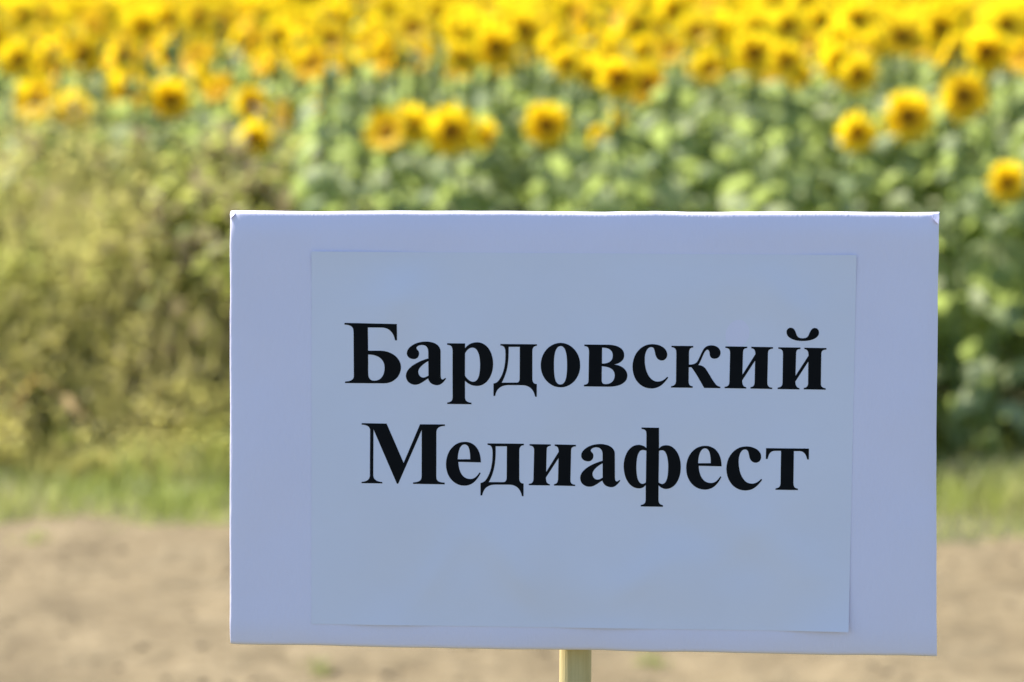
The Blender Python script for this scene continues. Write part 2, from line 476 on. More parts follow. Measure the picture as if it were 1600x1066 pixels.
# letters: outlines in millimetres from the board centre, one object each
GLYPHS = [
[[-263.4,119.1,-203.9,118.3,-203.8,100.1,-206.0,100.0,-206.6,102.7,-207.4,105.1,-208.4,107.2,-209.7,109.0,-211.2,110.6,-212.8,111.9,-214.6,112.9,-216.6,113.6,-218.7,114.1,-220.9,114.2,-236.8,114.2,-236.5,88.3,-221.9,88.4,-218.0,88.0,-214.5,87.2,-211.2,86.0,-208.3,84.5,-205.8,82.7,-203.6,80.6,-201.9,78.2,-200.6,75.7,-199.8,73.0,-199.5,70.2,-199.8,67.1,-200.5,64.3,-201.7,61.6,-203.2,59.2,-205.2,57.2,-207.4,55.4,-209.9,53.9,-212.7,52.9,-215.7,52.2,-218.8,52.0,-262.8,51.9,-262.8,53.6,-260.9,53.8,-259.3,54.0,-257.8,54.3,-256.5,54.7,-255.4,55.3,-254.5,55.9,-253.8,56.7,-253.2,57.7,-252.9,58.8,-252.8,60.2,-253.1,108.5,-253.2,110.2,-253.4,111.6,-253.8,112.9,-254.4,114.0,-255.2,114.9,-256.3,115.7,-257.6,116.2,-259.2,116.7,-261.1,117.0,-263.4,117.2],[-236.5,84.0,-233.4,83.9,-230.5,83.5,-227.8,82.8,-225.4,81.8,-223.3,80.6,-221.5,79.0,-220.0,77.1,-218.9,74.9,-218.2,72.4,-218.0,69.5,-218.1,66.9,-218.5,64.6,-219.1,62.4,-220.0,60.5,-221.1,58.9,-222.3,57.5,-223.8,56.4,-225.5,55.6,-227.4,55.1,-229.4,54.9,-231.0,55.0,-232.4,55.3,-233.5,55.8,-234.5,56.6,-235.2,57.6,-235.8,58.7,-236.2,60.1,-236.4,61.6,-236.5,63.4]],
[[-148.9,57.6,-149.1,58.4,-149.7,58.6,-150.3,58.3,-151.7,57.2,-153.2,56.9,-154.4,58.0,-154.9,61.0,-154.9,88.1,-155.2,90.1,-155.8,91.9,-156.8,93.5,-158.1,95.0,-159.7,96.2,-161.6,97.2,-163.7,98.0,-166.1,98.5,-168.6,98.9,-171.2,99.0,-174.8,98.8,-178.2,98.2,-181.3,97.3,-184.1,96.2,-186.6,94.8,-188.8,93.2,-190.5,91.5,-191.8,89.7,-192.6,87.7,-192.9,85.8,-192.8,84.5,-192.4,83.4,-191.8,82.3,-191.0,81.4,-190.1,80.7,-189.0,80.1,-187.7,79.7,-186.3,79.4,-184.9,79.3,-183.4,79.5,-182.2,80.0,-181.1,80.7,-180.2,81.7,-179.6,82.9,-179.1,84.3,-179.0,85.9,-179.4,87.7,-180.2,88.9,-181.2,89.9,-181.9,91.0,-182.0,92.4,-181.1,93.4,-179.9,94.2,-178.5,94.7,-177.1,95.0,-175.8,95.1,-174.2,95.0,-172.9,94.7,-171.7,94.1,-170.8,93.4,-170.0,92.4,-169.4,91.3,-169.0,90.0,-168.8,88.6,-168.7,87.0,-168.7,80.2,-171.7,79.3,-175.0,78.1,-178.4,76.7,-181.7,75.0,-184.9,73.2,-187.8,71.1,-190.3,68.8,-192.3,66.3,-193.5,63.6,-194.0,60.7,-193.8,59.0,-193.4,57.3,-192.8,55.9,-192.0,54.6,-190.9,53.4,-189.7,52.5,-188.3,51.7,-186.7,51.2,-185.1,50.8,-183.3,50.7,-181.8,50.9,-180.4,51.2,-179.1,51.6,-177.7,52.3,-176.4,53.0,-175.0,53.8,-173.6,54.8,-172.2,55.8,-170.6,56.8,-168.9,57.9,-168.6,56.6,-168.1,55.4,-167.4,54.3,-166.6,53.3,-165.6,52.5,-164.5,51.7,-163.2,51.2,-161.9,50.8,-160.5,50.5,-159.0,50.4,-157.8,50.5,-156.8,50.8,-155.7,51.1,-154.7,51.7,-153.8,52.3,-152.8,53.1,-151.9,54.0,-150.9,55.1,-150.0,56.3],[-168.7,77.2,-168.6,61.1,-170.2,60.2,-171.6,59.5,-173.0,59.0,-174.2,58.8,-175.6,59.0,-176.9,59.5,-178.0,60.3,-178.9,61.3,-179.5,62.5,-179.9,63.9,-180.1,65.3,-179.9,66.4,-179.5,67.6,-178.9,68.8,-178.0,70.1,-176.8,71.3,-175.5,72.6,-174.0,73.8,-172.4,75.0,-170.6,76.2]],
[[-147.6,97.2,-127.6,97.2,-127.6,91.8,-126.5,93.0,-125.4,94.2,-124.2,95.2,-123.0,96.1,-121.7,96.8,-120.4,97.4,-118.9,97.8,-117.4,98.2,-115.7,98.4,-114.0,98.5,-111.0,98.2,-108.3,97.3,-105.8,96.0,-103.5,94.1,-101.4,91.7,-99.7,89.0,-98.3,85.8,-97.3,82.3,-96.6,78.5,-96.4,74.5,-96.6,70.4,-97.3,66.5,-98.4,63.0,-99.8,59.8,-101.6,57.0,-103.7,54.5,-106.0,52.6,-108.6,51.1,-111.4,50.2,-114.4,49.9,-116.0,50.0,-117.6,50.2,-119.1,50.5,-120.5,50.9,-121.9,51.5,-123.2,52.1,-124.5,52.9,-125.6,53.8,-126.7,54.7,-127.7,55.7,-127.7,37.2,-127.6,35.8,-127.2,34.6,-126.7,33.6,-125.9,32.9,-124.9,32.2,-123.7,31.8,-122.2,31.4,-120.5,31.2,-120.5,29.5,-147.6,29.6,-147.6,31.2,-145.8,31.5,-144.4,32.0,-143.3,32.6,-142.5,33.4,-142.0,34.4,-141.7,35.6,-141.6,37.0,-141.5,88.2,-141.6,89.9,-141.8,91.4,-142.2,92.6,-142.7,93.6,-143.5,94.4,-144.6,94.9,-145.9,95.3,-147.6,95.5],[-127.6,86.3,-126.8,87.5,-126.0,88.7,-125.1,89.8,-124.1,90.7,-123.1,91.4,-122.0,92.0,-120.8,92.4,-119.5,92.5,-117.8,92.3,-116.3,91.6,-115.0,90.5,-113.9,89.0,-113.0,87.1,-112.2,84.9,-111.6,82.4,-111.2,79.6,-111.0,76.6,-110.9,73.4,-111.0,69.9,-111.2,66.8,-111.6,64.0,-112.1,61.6,-112.8,59.5,-113.6,57.7,-114.6,56.4,-115.7,55.4,-117.0,54.8,-118.4,54.6,-119.6,54.7,-120.7,54.9,-121.8,55.4,-122.9,56.0,-123.9,56.8,-124.9,57.7,-125.9,58.8,-126.8,59.9,-127.7,61.2]],
[[-88.3,96.7,-47.4,96.7,-47.4,95.1,-48.7,94.9,-49.8,94.5,-50.8,93.9,-51.5,93.1,-52.1,91.9,-52.5,90.5,-52.6,88.8,-52.5,58.8,-52.4,56.8,-52.0,55.2,-51.3,54.1,-50.3,53.3,-49.1,52.8,-47.5,52.6,-47.5,38.5,-49.3,38.5,-49.9,40.9,-50.7,43.0,-51.7,44.9,-52.9,46.6,-54.3,48.0,-56.0,49.2,-57.8,50.1,-59.8,50.7,-62.1,51.1,-64.5,51.2,-79.6,51.1,-82.0,50.9,-84.1,50.5,-86.1,49.9,-87.9,49.0,-89.5,47.8,-90.9,46.5,-92.1,44.9,-93.0,43.1,-93.6,41.1,-94.0,39.0,-96.0,38.9,-96.0,52.8,-94.8,53.0,-93.7,53.4,-92.7,53.9,-91.8,54.5,-90.9,55.3,-90.1,56.2,-89.4,57.2,-88.7,58.3,-87.9,59.6,-87.2,61.0,-86.3,62.9,-85.6,64.8,-84.9,66.9,-84.3,69.1,-83.8,71.4,-83.4,73.9,-83.0,76.6,-82.8,79.4,-82.7,82.4,-82.6,85.6,-82.7,87.7,-82.8,89.6,-83.1,91.1,-83.5,92.3,-84.1,93.3,-84.8,94.0,-85.8,94.5,-86.9,94.9,-88.3,95.0],[-79.1,93.6,-66.6,93.7,-66.7,59.7,-66.7,57.9,-67.0,56.4,-67.5,55.3,-68.2,54.6,-69.2,54.1,-70.6,54.0,-86.8,53.8,-85.4,56.3,-84.2,59.0,-83.1,61.7,-82.1,64.7,-81.2,67.8,-80.5,71.2,-79.9,74.8,-79.5,78.7,-79.2,83.0,-79.1,87.6]],
[[-21.1,98.5,-17.5,98.2,-14.1,97.2,-11.0,95.7,-8.1,93.7,-5.5,91.2,-3.3,88.3,-1.5,85.1,-0.2,81.6,0.6,77.8,0.9,73.9,0.7,69.9,-0.1,66.1,-1.4,62.5,-3.2,59.3,-5.3,56.4,-7.9,54.0,-10.7,52.0,-13.8,50.5,-17.1,49.5,-20.5,49.2,-24.3,49.5,-27.8,50.3,-31.0,51.8,-34.0,53.8,-36.6,56.2,-38.9,59.0,-40.7,62.2,-42.1,65.8,-42.9,69.5,-43.2,73.6,-42.9,77.5,-42.1,81.2,-40.8,84.8,-39.0,88.1,-36.8,91.0,-34.2,93.5,-31.3,95.6,-28.1,97.1,-24.7,98.1],[-21.1,94.9,-19.6,94.7,-18.3,94.0,-17.2,92.9,-16.2,91.3,-15.5,89.4,-14.8,87.0,-14.3,84.3,-14.0,81.2,-13.8,77.8,-13.7,74.1,-13.7,70.1,-13.9,66.5,-14.2,63.2,-14.6,60.4,-15.2,58.0,-16.0,56.0,-17.0,54.4,-18.2,53.3,-19.6,52.6,-21.3,52.4,-22.8,52.6,-24.1,53.2,-25.2,54.4,-26.2,55.9,-26.9,57.9,-27.5,60.3,-27.9,63.1,-28.2,66.4,-28.4,70.0,-28.4,74.0,-28.4,77.7,-28.2,81.1,-27.9,84.2,-27.4,86.9,-26.8,89.3,-26.0,91.2,-25.0,92.8,-23.9,93.9,-22.6,94.6]],
[[5.3,96.8,33.2,96.8,36.2,96.5,38.9,96.1,41.4,95.4,43.5,94.5,45.4,93.4,46.9,92.2,48.1,90.7,49.0,89.1,49.5,87.4,49.7,85.5,49.6,83.9,49.3,82.5,48.8,81.1,48.0,79.9,47.0,78.8,45.8,77.8,44.4,76.9,42.8,76.1,40.9,75.5,38.7,75.0,41.3,74.6,43.7,74.0,45.9,73.1,47.7,72.1,49.4,70.9,50.7,69.5,51.8,68.0,52.6,66.4,53.1,64.7,53.3,62.8,53.1,60.6,52.4,58.6,51.3,56.8,49.7,55.2,47.8,53.8,45.6,52.6,42.9,51.7,40.0,51.0,36.8,50.6,33.3,50.4,5.2,50.5,5.2,52.3,7.0,52.6,8.4,53.1,9.3,53.8,9.9,54.8,10.2,55.9,10.3,57.3,10.6,88.2,10.5,90.3,10.2,91.9,9.7,93.2,9.0,94.0,8.0,94.6,6.8,94.9,5.3,95.1],[25.1,93.5,27.4,93.4,29.4,93.2,31.2,92.7,32.8,92.1,34.1,91.3,35.1,90.3,36.0,89.2,36.5,87.9,36.9,86.5,37.0,84.9,36.9,83.2,36.6,81.7,36.0,80.4,35.2,79.2,34.1,78.2,32.8,77.4,31.3,76.8,29.5,76.3,27.4,76.0,25.1,75.9],[25.0,73.0,27.6,72.7,30.0,72.4,32.2,71.8,34.0,71.1,35.6,70.2,36.9,69.2,37.9,67.9,38.7,66.5,39.1,64.9,39.3,63.0,39.2,61.3,38.8,59.7,38.3,58.3,37.5,57.0,36.6,55.9,35.4,55.0,34.1,54.3,32.7,53.7,31.1,53.4,29.3,53.3,27.5,53.4,26.3,53.9,25.5,54.8,25.0,56.1,24.9,57.9]],
[[98.3,60.7,98.0,61.3,97.6,61.6,97.1,61.7,95.9,60.5,94.9,59.5,93.8,58.7,92.7,58.0,91.6,57.4,90.4,57.0,89.2,56.7,88.0,56.5,86.7,56.4,84.1,56.7,81.8,57.7,79.7,59.2,77.8,61.2,76.2,63.7,74.8,66.5,73.8,69.7,73.0,73.2,72.5,76.9,72.4,80.7,72.4,83.0,72.7,85.2,73.1,87.2,73.6,88.9,74.3,90.5,75.1,91.8,76.0,92.9,77.0,93.7,78.1,94.2,79.4,94.4,80.8,94.2,81.8,93.6,82.5,92.6,83.0,91.2,83.4,89.6,83.8,87.7,84.1,86.2,84.6,84.7,85.2,83.5,85.9,82.4,86.7,81.4,87.6,80.7,88.7,80.2,89.8,79.8,91.1,79.7,92.7,79.9,94.0,80.5,95.2,81.3,96.0,82.3,96.7,83.5,97.0,84.9,97.2,86.3,96.9,88.2,96.3,90.0,95.3,91.7,94.0,93.2,92.4,94.5,90.5,95.6,88.3,96.6,85.9,97.2,83.3,97.6,80.6,97.8,76.9,97.4,73.5,96.5,70.4,94.9,67.5,92.9,65.1,90.4,62.9,87.5,61.2,84.2,60.0,80.6,59.2,76.7,58.9,72.6,59.2,68.6,60.0,64.8,61.2,61.3,62.8,58.1,64.9,55.4,67.3,53.1,70.0,51.2,73.0,49.8,76.3,49.0,79.8,48.7,82.0,48.8,84.0,49.2,86.0,49.8,87.9,50.6,89.7,51.6,91.5,52.9,93.2,54.5,94.9,56.3,96.6,58.4]],
[[101.9,96.0,125.8,96.0,125.8,94.4,124.3,94.1,123.1,93.6,122.2,92.8,121.7,91.7,121.3,90.3,121.2,88.5,121.2,75.4,122.9,75.5,124.4,75.6,125.8,75.9,127.1,76.3,128.2,76.9,129.1,77.5,129.9,78.3,130.6,79.1,131.5,80.9,132.3,82.5,133.0,84.0,133.7,85.5,134.3,86.8,134.8,88.1,135.4,89.3,136.0,90.4,136.6,91.5,137.3,92.6,138.2,93.8,139.2,94.7,140.4,95.5,141.6,96.1,142.9,96.5,144.3,96.7,145.7,96.8,147.5,96.7,149.1,96.4,150.6,95.9,151.9,95.3,153.1,94.5,154.0,93.5,154.8,92.5,155.4,91.3,155.8,90.1,155.9,88.8,155.8,87.3,155.4,86.0,154.8,84.9,154.0,83.9,153.0,83.1,151.9,82.5,150.7,82.2,149.3,82.0,147.7,82.2,146.4,82.7,145.3,83.5,144.6,84.7,144.1,86.0,143.9,87.7,143.6,89.6,143.1,90.9,142.4,91.7,141.6,91.9,140.8,91.8,140.1,91.4,139.4,90.7,138.7,89.7,137.9,88.4,137.2,86.9,136.4,85.1,135.9,84.0,135.4,82.8,134.9,81.5,134.3,80.3,133.8,79.2,133.3,78.0,132.7,76.9,132.1,75.9,131.4,75.0,132.9,74.8,134.2,74.6,135.4,74.2,136.5,73.7,137.5,73.1,138.5,72.2,139.5,71.1,140.4,69.8,141.6,68.0,142.7,66.2,143.8,64.5,144.8,62.8,145.8,61.1,146.8,59.5,147.8,58.0,148.9,56.5,149.9,55.2,150.9,53.9,152.0,52.8,153.2,52.1,154.5,51.5,156.0,51.2,156.0,49.7,138.1,49.8,136.7,52.2,135.4,54.5,134.1,56.8,132.7,59.1,131.4,61.4,130.0,63.6,128.6,65.9,127.1,68.1,125.6,70.3,124.0,72.4,121.0,72.5,120.9,57.7,121.0,55.7,121.3,54.2,121.9,53.1,122.8,52.3,124.0,51.8,125.5,51.5,125.5,49.9,101.5,49.9,101.5,51.5,103.1,51.7,104.4,52.2,105.4,52.9,106.1,53.8,106.6,54.9,106.9,56.2,107.0,57.6,107.2,87.9,107.1,89.7,106.9,91.1,106.4,92.2,105.7,93.1,104.7,93.8,103.5,94.2,101.9,94.4]],
[[161.2,95.7,185.2,95.6,185.2,94.0,183.6,93.8,182.4,93.3,181.5,92.6,181.0,91.6,180.7,90.2,180.6,88.4,180.1,64.6,194.2,87.3,194.1,89.4,193.7,91.1,193.1,92.3,192.3,93.1,191.1,93.6,189.7,93.9,189.7,95.5,213.6,95.3,213.6,93.6,211.7,93.4,210.3,92.9,209.3,92.2,208.6,91.2,208.3,89.9,208.1,88.1,207.6,56.4,207.7,54.8,208.0,53.6,208.5,52.6,209.2,51.8,210.2,51.2,211.4,50.9,213.0,50.7,213.0,49.2,189.1,49.5,189.1,51.1,190.7,51.4,191.8,52.0,192.6,52.8,193.2,53.9,193.5,55.2,193.6,56.8,194.0,80.3,179.9,58.4,180.0,56.5,180.3,54.9,180.7,53.6,181.4,52.5,182.2,51.7,183.3,51.3,184.5,51.0,184.5,49.5,160.6,49.7,160.6,51.2,162.3,51.5,163.7,52.0,164.7,52.8,165.4,53.8,165.7,55.3,165.9,57.0,166.4,88.3,166.3,90.1,165.9,91.5,165.3,92.6,164.3,93.4,163.0,93.9,161.2,94.1]],
[[219.4,95.2,243.7,95.1,243.7,93.5,242.1,93.3,240.9,92.9,240.0,92.2,239.4,91.2,239.1,89.9,239.0,88.1,238.5,63.9,252.6,86.2,252.5,88.3,252.3,90.0,251.8,91.2,251.2,92.1,250.4,92.7,249.4,93.1,248.1,93.3,248.1,94.9,272.2,94.7,272.2,93.1,270.6,92.9,269.3,92.6,268.3,92.1,267.5,91.4,267.0,90.5,266.7,89.2,266.6,87.6,266.3,55.9,266.4,54.2,266.8,52.9,267.5,52.0,268.5,51.3,269.8,50.8,271.5,50.6,271.6,48.9,247.6,49.1,247.6,50.7,249.1,51.0,250.3,51.5,251.2,52.3,251.8,53.4,252.2,54.7,252.3,56.2,252.4,79.7,238.3,57.6,238.5,55.8,238.8,54.3,239.3,53.1,239.9,52.1,240.6,51.3,241.7,50.8,242.9,50.5,242.9,49.0,218.9,49.2,218.9,50.8,220.4,51.1,221.7,51.5,222.7,52.1,223.4,52.9,223.9,53.9,224.2,55.1,224.3,56.5,224.6,87.7,224.5,89.3,224.3,90.6,223.9,91.6,223.2,92.4,222.3,93.0,221.0,93.4,219.4,93.7],[246.3,102.3,243.4,102.3,240.6,102.6,238.1,103.1,235.7,103.8,233.6,104.7,231.9,105.8,230.4,107.0,229.3,108.5,228.6,110.1,228.4,111.9,228.5,113.3,229.0,114.5,229.8,115.5,230.8,116.2,231.9,116.7,233.1,116.8,234.4,116.7,235.4,116.2,236.3,115.5,237.1,114.5,237.7,113.4,238.3,112.1,238.9,110.6,239.2,109.6,239.7,108.5,240.2,107.6,240.9,106.9,241.8,106.2,243.0,105.7,244.4,105.4,246.3,105.3,248.1,105.5,249.5,105.8,250.6,106.3,251.5,107.0,252.1,107.8,252.7,108.8,253.1,110.0,253.7,111.2,254.3,112.6,254.9,113.8,255.7,114.8,256.4,115.6,257.3,116.2,258.4,116.6,259.5,116.7,260.7,116.5,261.8,116.1,262.7,115.3,263.4,114.3,263.8,113.1,264.0,111.6,263.8,109.9,263.1,108.4,262.1,107.1,260.6,105.8,258.9,104.8,256.8,103.9,254.5,103.2,251.9,102.7,249.2,102.4]],
[[-243.8,7.4,-215.7,7.2,-196.4,-36.5,-178.2,6.7,-150.3,6.8,-150.3,5.1,-152.1,5.0,-153.7,4.7,-155.1,4.4,-156.4,3.9,-157.5,3.2,-158.3,2.4,-159.0,1.4,-159.5,0.2,-159.8,-1.3,-159.9,-2.9,-159.8,-51.1,-159.7,-52.5,-159.5,-53.8,-159.1,-54.8,-158.5,-55.7,-157.7,-56.4,-156.8,-57.0,-155.5,-57.4,-154.1,-57.7,-152.4,-57.9,-150.4,-58.1,-150.4,-60.0,-185.7,-59.7,-185.7,-58.1,-183.8,-57.9,-182.1,-57.7,-180.6,-57.3,-179.4,-56.9,-178.3,-56.3,-177.5,-55.6,-176.9,-54.7,-176.5,-53.7,-176.3,-52.6,-176.2,-51.3,-176.3,0.4,-202.3,-59.7,-203.7,-59.8,-230.4,0.6,-230.4,-49.9,-230.3,-51.3,-230.0,-52.6,-229.6,-53.8,-228.9,-54.8,-228.0,-55.6,-226.9,-56.4,-225.6,-57.0,-224.1,-57.4,-222.3,-57.8,-220.2,-58.0,-220.2,-59.5,-243.7,-59.6,-243.7,-58.1,-241.7,-57.9,-240.0,-57.5,-238.5,-57.0,-237.3,-56.4,-236.3,-55.7,-235.5,-54.8,-234.9,-53.8,-234.5,-52.7,-234.2,-51.4,-234.2,-49.9,-234.2,-0.6,-234.3,0.6,-234.7,1.8,-235.2,2.8,-236.0,3.6,-237.1,4.3,-238.4,4.9,-239.9,5.3,-241.7,5.6,-243.8,5.7]],
[[-109.8,-35.1,-135.2,-34.8,-134.9,-38.1,-134.4,-41.2,-133.6,-44.0,-132.6,-46.5,-131.3,-48.7,-129.9,-50.5,-128.1,-51.9,-126.2,-52.9,-124.1,-53.5,-121.8,-53.7,-120.4,-53.6,-119.1,-53.4,-117.9,-52.9,-116.9,-52.4,-115.9,-51.7,-114.9,-50.8,-114.0,-49.9,-113.1,-48.8,-112.2,-47.6,-111.3,-46.3,-110.7,-46.4,-110.3,-46.7,-110.2,-47.2,-111.6,-49.9,-113.2,-52.3,-114.8,-54.4,-116.4,-56.2,-118.2,-57.8,-120.0,-59.0,-122.0,-60.0,-124.0,-60.7,-126.1,-61.1,-128.3,-61.2,-131.8,-61.0,-135.0,-60.1,-138.0,-58.7,-140.7,-56.9,-143.1,-54.5,-145.2,-51.8,-146.8,-48.7,-148.0,-45.3,-148.8,-41.6,-149.0,-37.6,-148.8,-33.5,-148.0,-29.6,-146.8,-26.0,-145.2,-22.7,-143.1,-19.8,-140.7,-17.3,-137.9,-15.2,-134.9,-13.7,-131.5,-12.7,-127.9,-12.4,-124.7,-12.6,-121.8,-13.3,-119.2,-14.6,-116.8,-16.3,-114.8,-18.5,-113.1,-21.0,-111.7,-24.0,-110.7,-27.4,-110.1,-31.1],[-135.8,-31.9,-135.7,-29.1,-135.4,-26.5,-135.0,-24.1,-134.4,-22.0,-133.7,-20.0,-132.9,-18.4,-131.9,-17.1,-130.9,-16.1,-129.7,-15.5,-128.4,-15.3,-127.0,-15.4,-125.8,-16.0,-124.8,-16.8,-123.9,-18.0,-123.3,-19.6,-122.7,-21.4,-122.4,-23.6,-122.1,-26.0,-121.9,-28.7,-121.9,-31.7]],
[[-102.5,-13.9,-61.7,-13.8,-61.7,-15.4,-63.0,-15.6,-64.2,-16.0,-65.1,-16.6,-65.9,-17.5,-66.4,-18.6,-66.8,-20.0,-66.9,-21.8,-66.8,-51.8,-66.7,-53.8,-66.3,-55.4,-65.6,-56.5,-64.7,-57.3,-63.5,-57.8,-61.9,-58.0,-61.9,-72.1,-63.7,-72.1,-64.3,-69.7,-65.1,-67.6,-66.1,-65.7,-67.3,-64.0,-68.7,-62.6,-70.3,-61.5,-72.1,-60.6,-74.1,-59.9,-76.4,-59.6,-78.8,-59.5,-93.8,-59.6,-96.2,-59.8,-98.3,-60.2,-100.3,-60.9,-102.1,-61.8,-103.7,-62.9,-105.1,-64.3,-106.2,-65.9,-107.1,-67.7,-107.8,-69.7,-108.2,-71.8,-110.2,-71.9,-110.2,-58.0,-109.0,-57.7,-107.9,-57.3,-106.9,-56.8,-105.9,-56.2,-105.1,-55.5,-104.3,-54.6,-103.6,-53.6,-102.8,-52.4,-102.1,-51.1,-101.4,-49.7,-100.5,-47.8,-99.8,-45.9,-99.1,-43.8,-98.5,-41.6,-98.0,-39.2,-97.6,-36.8,-97.2,-34.1,-97.0,-31.3,-96.9,-28.3,-96.8,-25.1,-96.9,-22.9,-97.0,-21.1,-97.3,-19.6,-97.7,-18.3,-98.3,-17.4,-99.0,-16.6,-99.9,-16.1,-101.1,-15.8,-102.5,-15.6],[-93.4,-17.0,-80.8,-16.9,-80.9,-51.0,-81.0,-52.8,-81.3,-54.2,-81.8,-55.3,-82.5,-56.1,-83.5,-56.6,-84.8,-56.7,-101.0,-56.9,-99.6,-54.4,-98.4,-51.7,-97.3,-49.0,-96.3,-46.0,-95.4,-42.9,-94.7,-39.5,-94.1,-35.9,-93.7,-31.9,-93.4,-27.7,-93.3,-23.0]],
[[-55.4,-14.1,-31.8,-14.2,-31.7,-15.8,-33.3,-16.0,-34.5,-16.5,-35.4,-17.2,-36.0,-18.2,-36.2,-19.6,-36.3,-21.3,-36.8,-44.9,-22.9,-22.4,-23.0,-20.3,-23.4,-18.7,-23.9,-17.5,-24.8,-16.6,-25.9,-16.1,-27.3,-15.9,-27.4,-14.2,-3.7,-14.4,-3.7,-16.1,-5.6,-16.3,-7.0,-16.8,-8.0,-17.5,-8.7,-18.4,-9.0,-19.8,-9.1,-21.5,-9.7,-53.0,-9.6,-54.5,-9.4,-55.8,-8.9,-56.8,-8.2,-57.6,-7.2,-58.1,-6.0,-58.5,-4.4,-58.6,-4.4,-60.1,-28.0,-59.9,-28.0,-58.3,-26.5,-58.0,-25.3,-57.4,-24.5,-56.6,-24.0,-55.5,-23.7,-54.2,-23.5,-52.7,-23.1,-29.3,-37.0,-51.0,-36.9,-52.9,-36.7,-54.5,-36.3,-55.9,-35.6,-56.9,-34.8,-57.7,-33.8,-58.2,-32.5,-58.4,-32.5,-59.8,-56.1,-59.8,-56.1,-58.2,-54.4,-58.0,-53.1,-57.5,-52.1,-56.7,-51.4,-55.6,-51.0,-54.2,-50.9,-52.5,-50.3,-21.5,-50.4,-19.7,-50.8,-18.3,-51.4,-17.2,-52.4,-16.5,-53.7,-16.0,-55.4,-15.7]],
[[45.7,-53.8,45.5,-53.1,45.0,-52.9,44.3,-53.2,42.9,-54.3,41.5,-54.6,40.3,-53.5,39.8,-50.5,39.7,-23.9,39.5,-21.9,38.9,-20.1,37.9,-18.5,36.6,-17.1,35.0,-15.9,33.1,-14.9,31.0,-14.1,28.7,-13.6,26.2,-13.2,23.5,-13.1,20.0,-13.4,16.7,-13.9,13.6,-14.8,10.8,-15.9,8.3,-17.3,6.2,-18.9,4.5,-20.6,3.2,-22.4,2.4,-24.3,2.2,-26.2,2.3,-27.5,2.6,-28.6,3.2,-29.6,4.0,-30.5,4.9,-31.2,6.0,-31.8,7.3,-32.2,8.6,-32.5,10.1,-32.6,11.5,-32.4,12.8,-31.9,13.8,-31.2,14.7,-30.2,15.4,-29.0,15.7,-27.6,15.9,-26.1,15.5,-24.3,14.7,-23.1,13.7,-22.1,13.0,-21.0,13.0,-19.7,13.8,-18.6,15.0,-17.9,16.4,-17.3,17.8,-17.0,19.1,-16.9,20.6,-17.0,22.0,-17.4,23.1,-17.9,24.0,-18.7,24.8,-19.6,25.4,-20.7,25.8,-22.0,26.0,-23.4,26.1,-25.0,26.1,-31.6,23.1,-32.6,19.9,-33.8,16.5,-35.2,13.2,-36.8,10.1,-38.6,7.2,-40.7,4.7,-43.0,2.8,-45.4,1.6,-48.1,1.1,-51.0,1.3,-52.7,1.7,-54.3,2.3,-55.7,3.1,-57.0,4.2,-58.1,5.4,-59.0,6.8,-59.8,8.3,-60.3,9.9,-60.6,11.7,-60.7,13.2,-60.6,14.5,-60.3,15.9,-59.9,17.2,-59.2,18.5,-58.5,19.9,-57.7,21.3,-56.7,22.7,-55.7,24.2,-54.7,25.9,-53.7,26.2,-54.9,26.7,-56.1,27.4,-57.2,28.3,-58.2,29.2,-59.0,30.3,-59.7,31.6,-60.2,32.9,-60.6,34.3,-60.9,35.7,-61.0,36.9,-60.9,38.0,-60.6,39.0,-60.3,40.0,-59.8,40.9,-59.1,41.8,-58.3,42.8,-57.4,43.7,-56.3,44.7,-55.1],[26.1,-34.6,26.2,-50.5,24.7,-51.3,23.2,-52.1,21.9,-52.5,20.7,-52.7,19.3,-52.6,18.0,-52.1,16.9,-51.3,16.0,-50.3,15.4,-49.1,15.0,-47.8,14.8,-46.4,15.0,-45.3,15.4,-44.1,16.1,-42.9,16.9,-41.7,18.0,-40.4,19.3,-39.2,20.8,-37.9,22.5,-36.7,24.2,-35.6]],
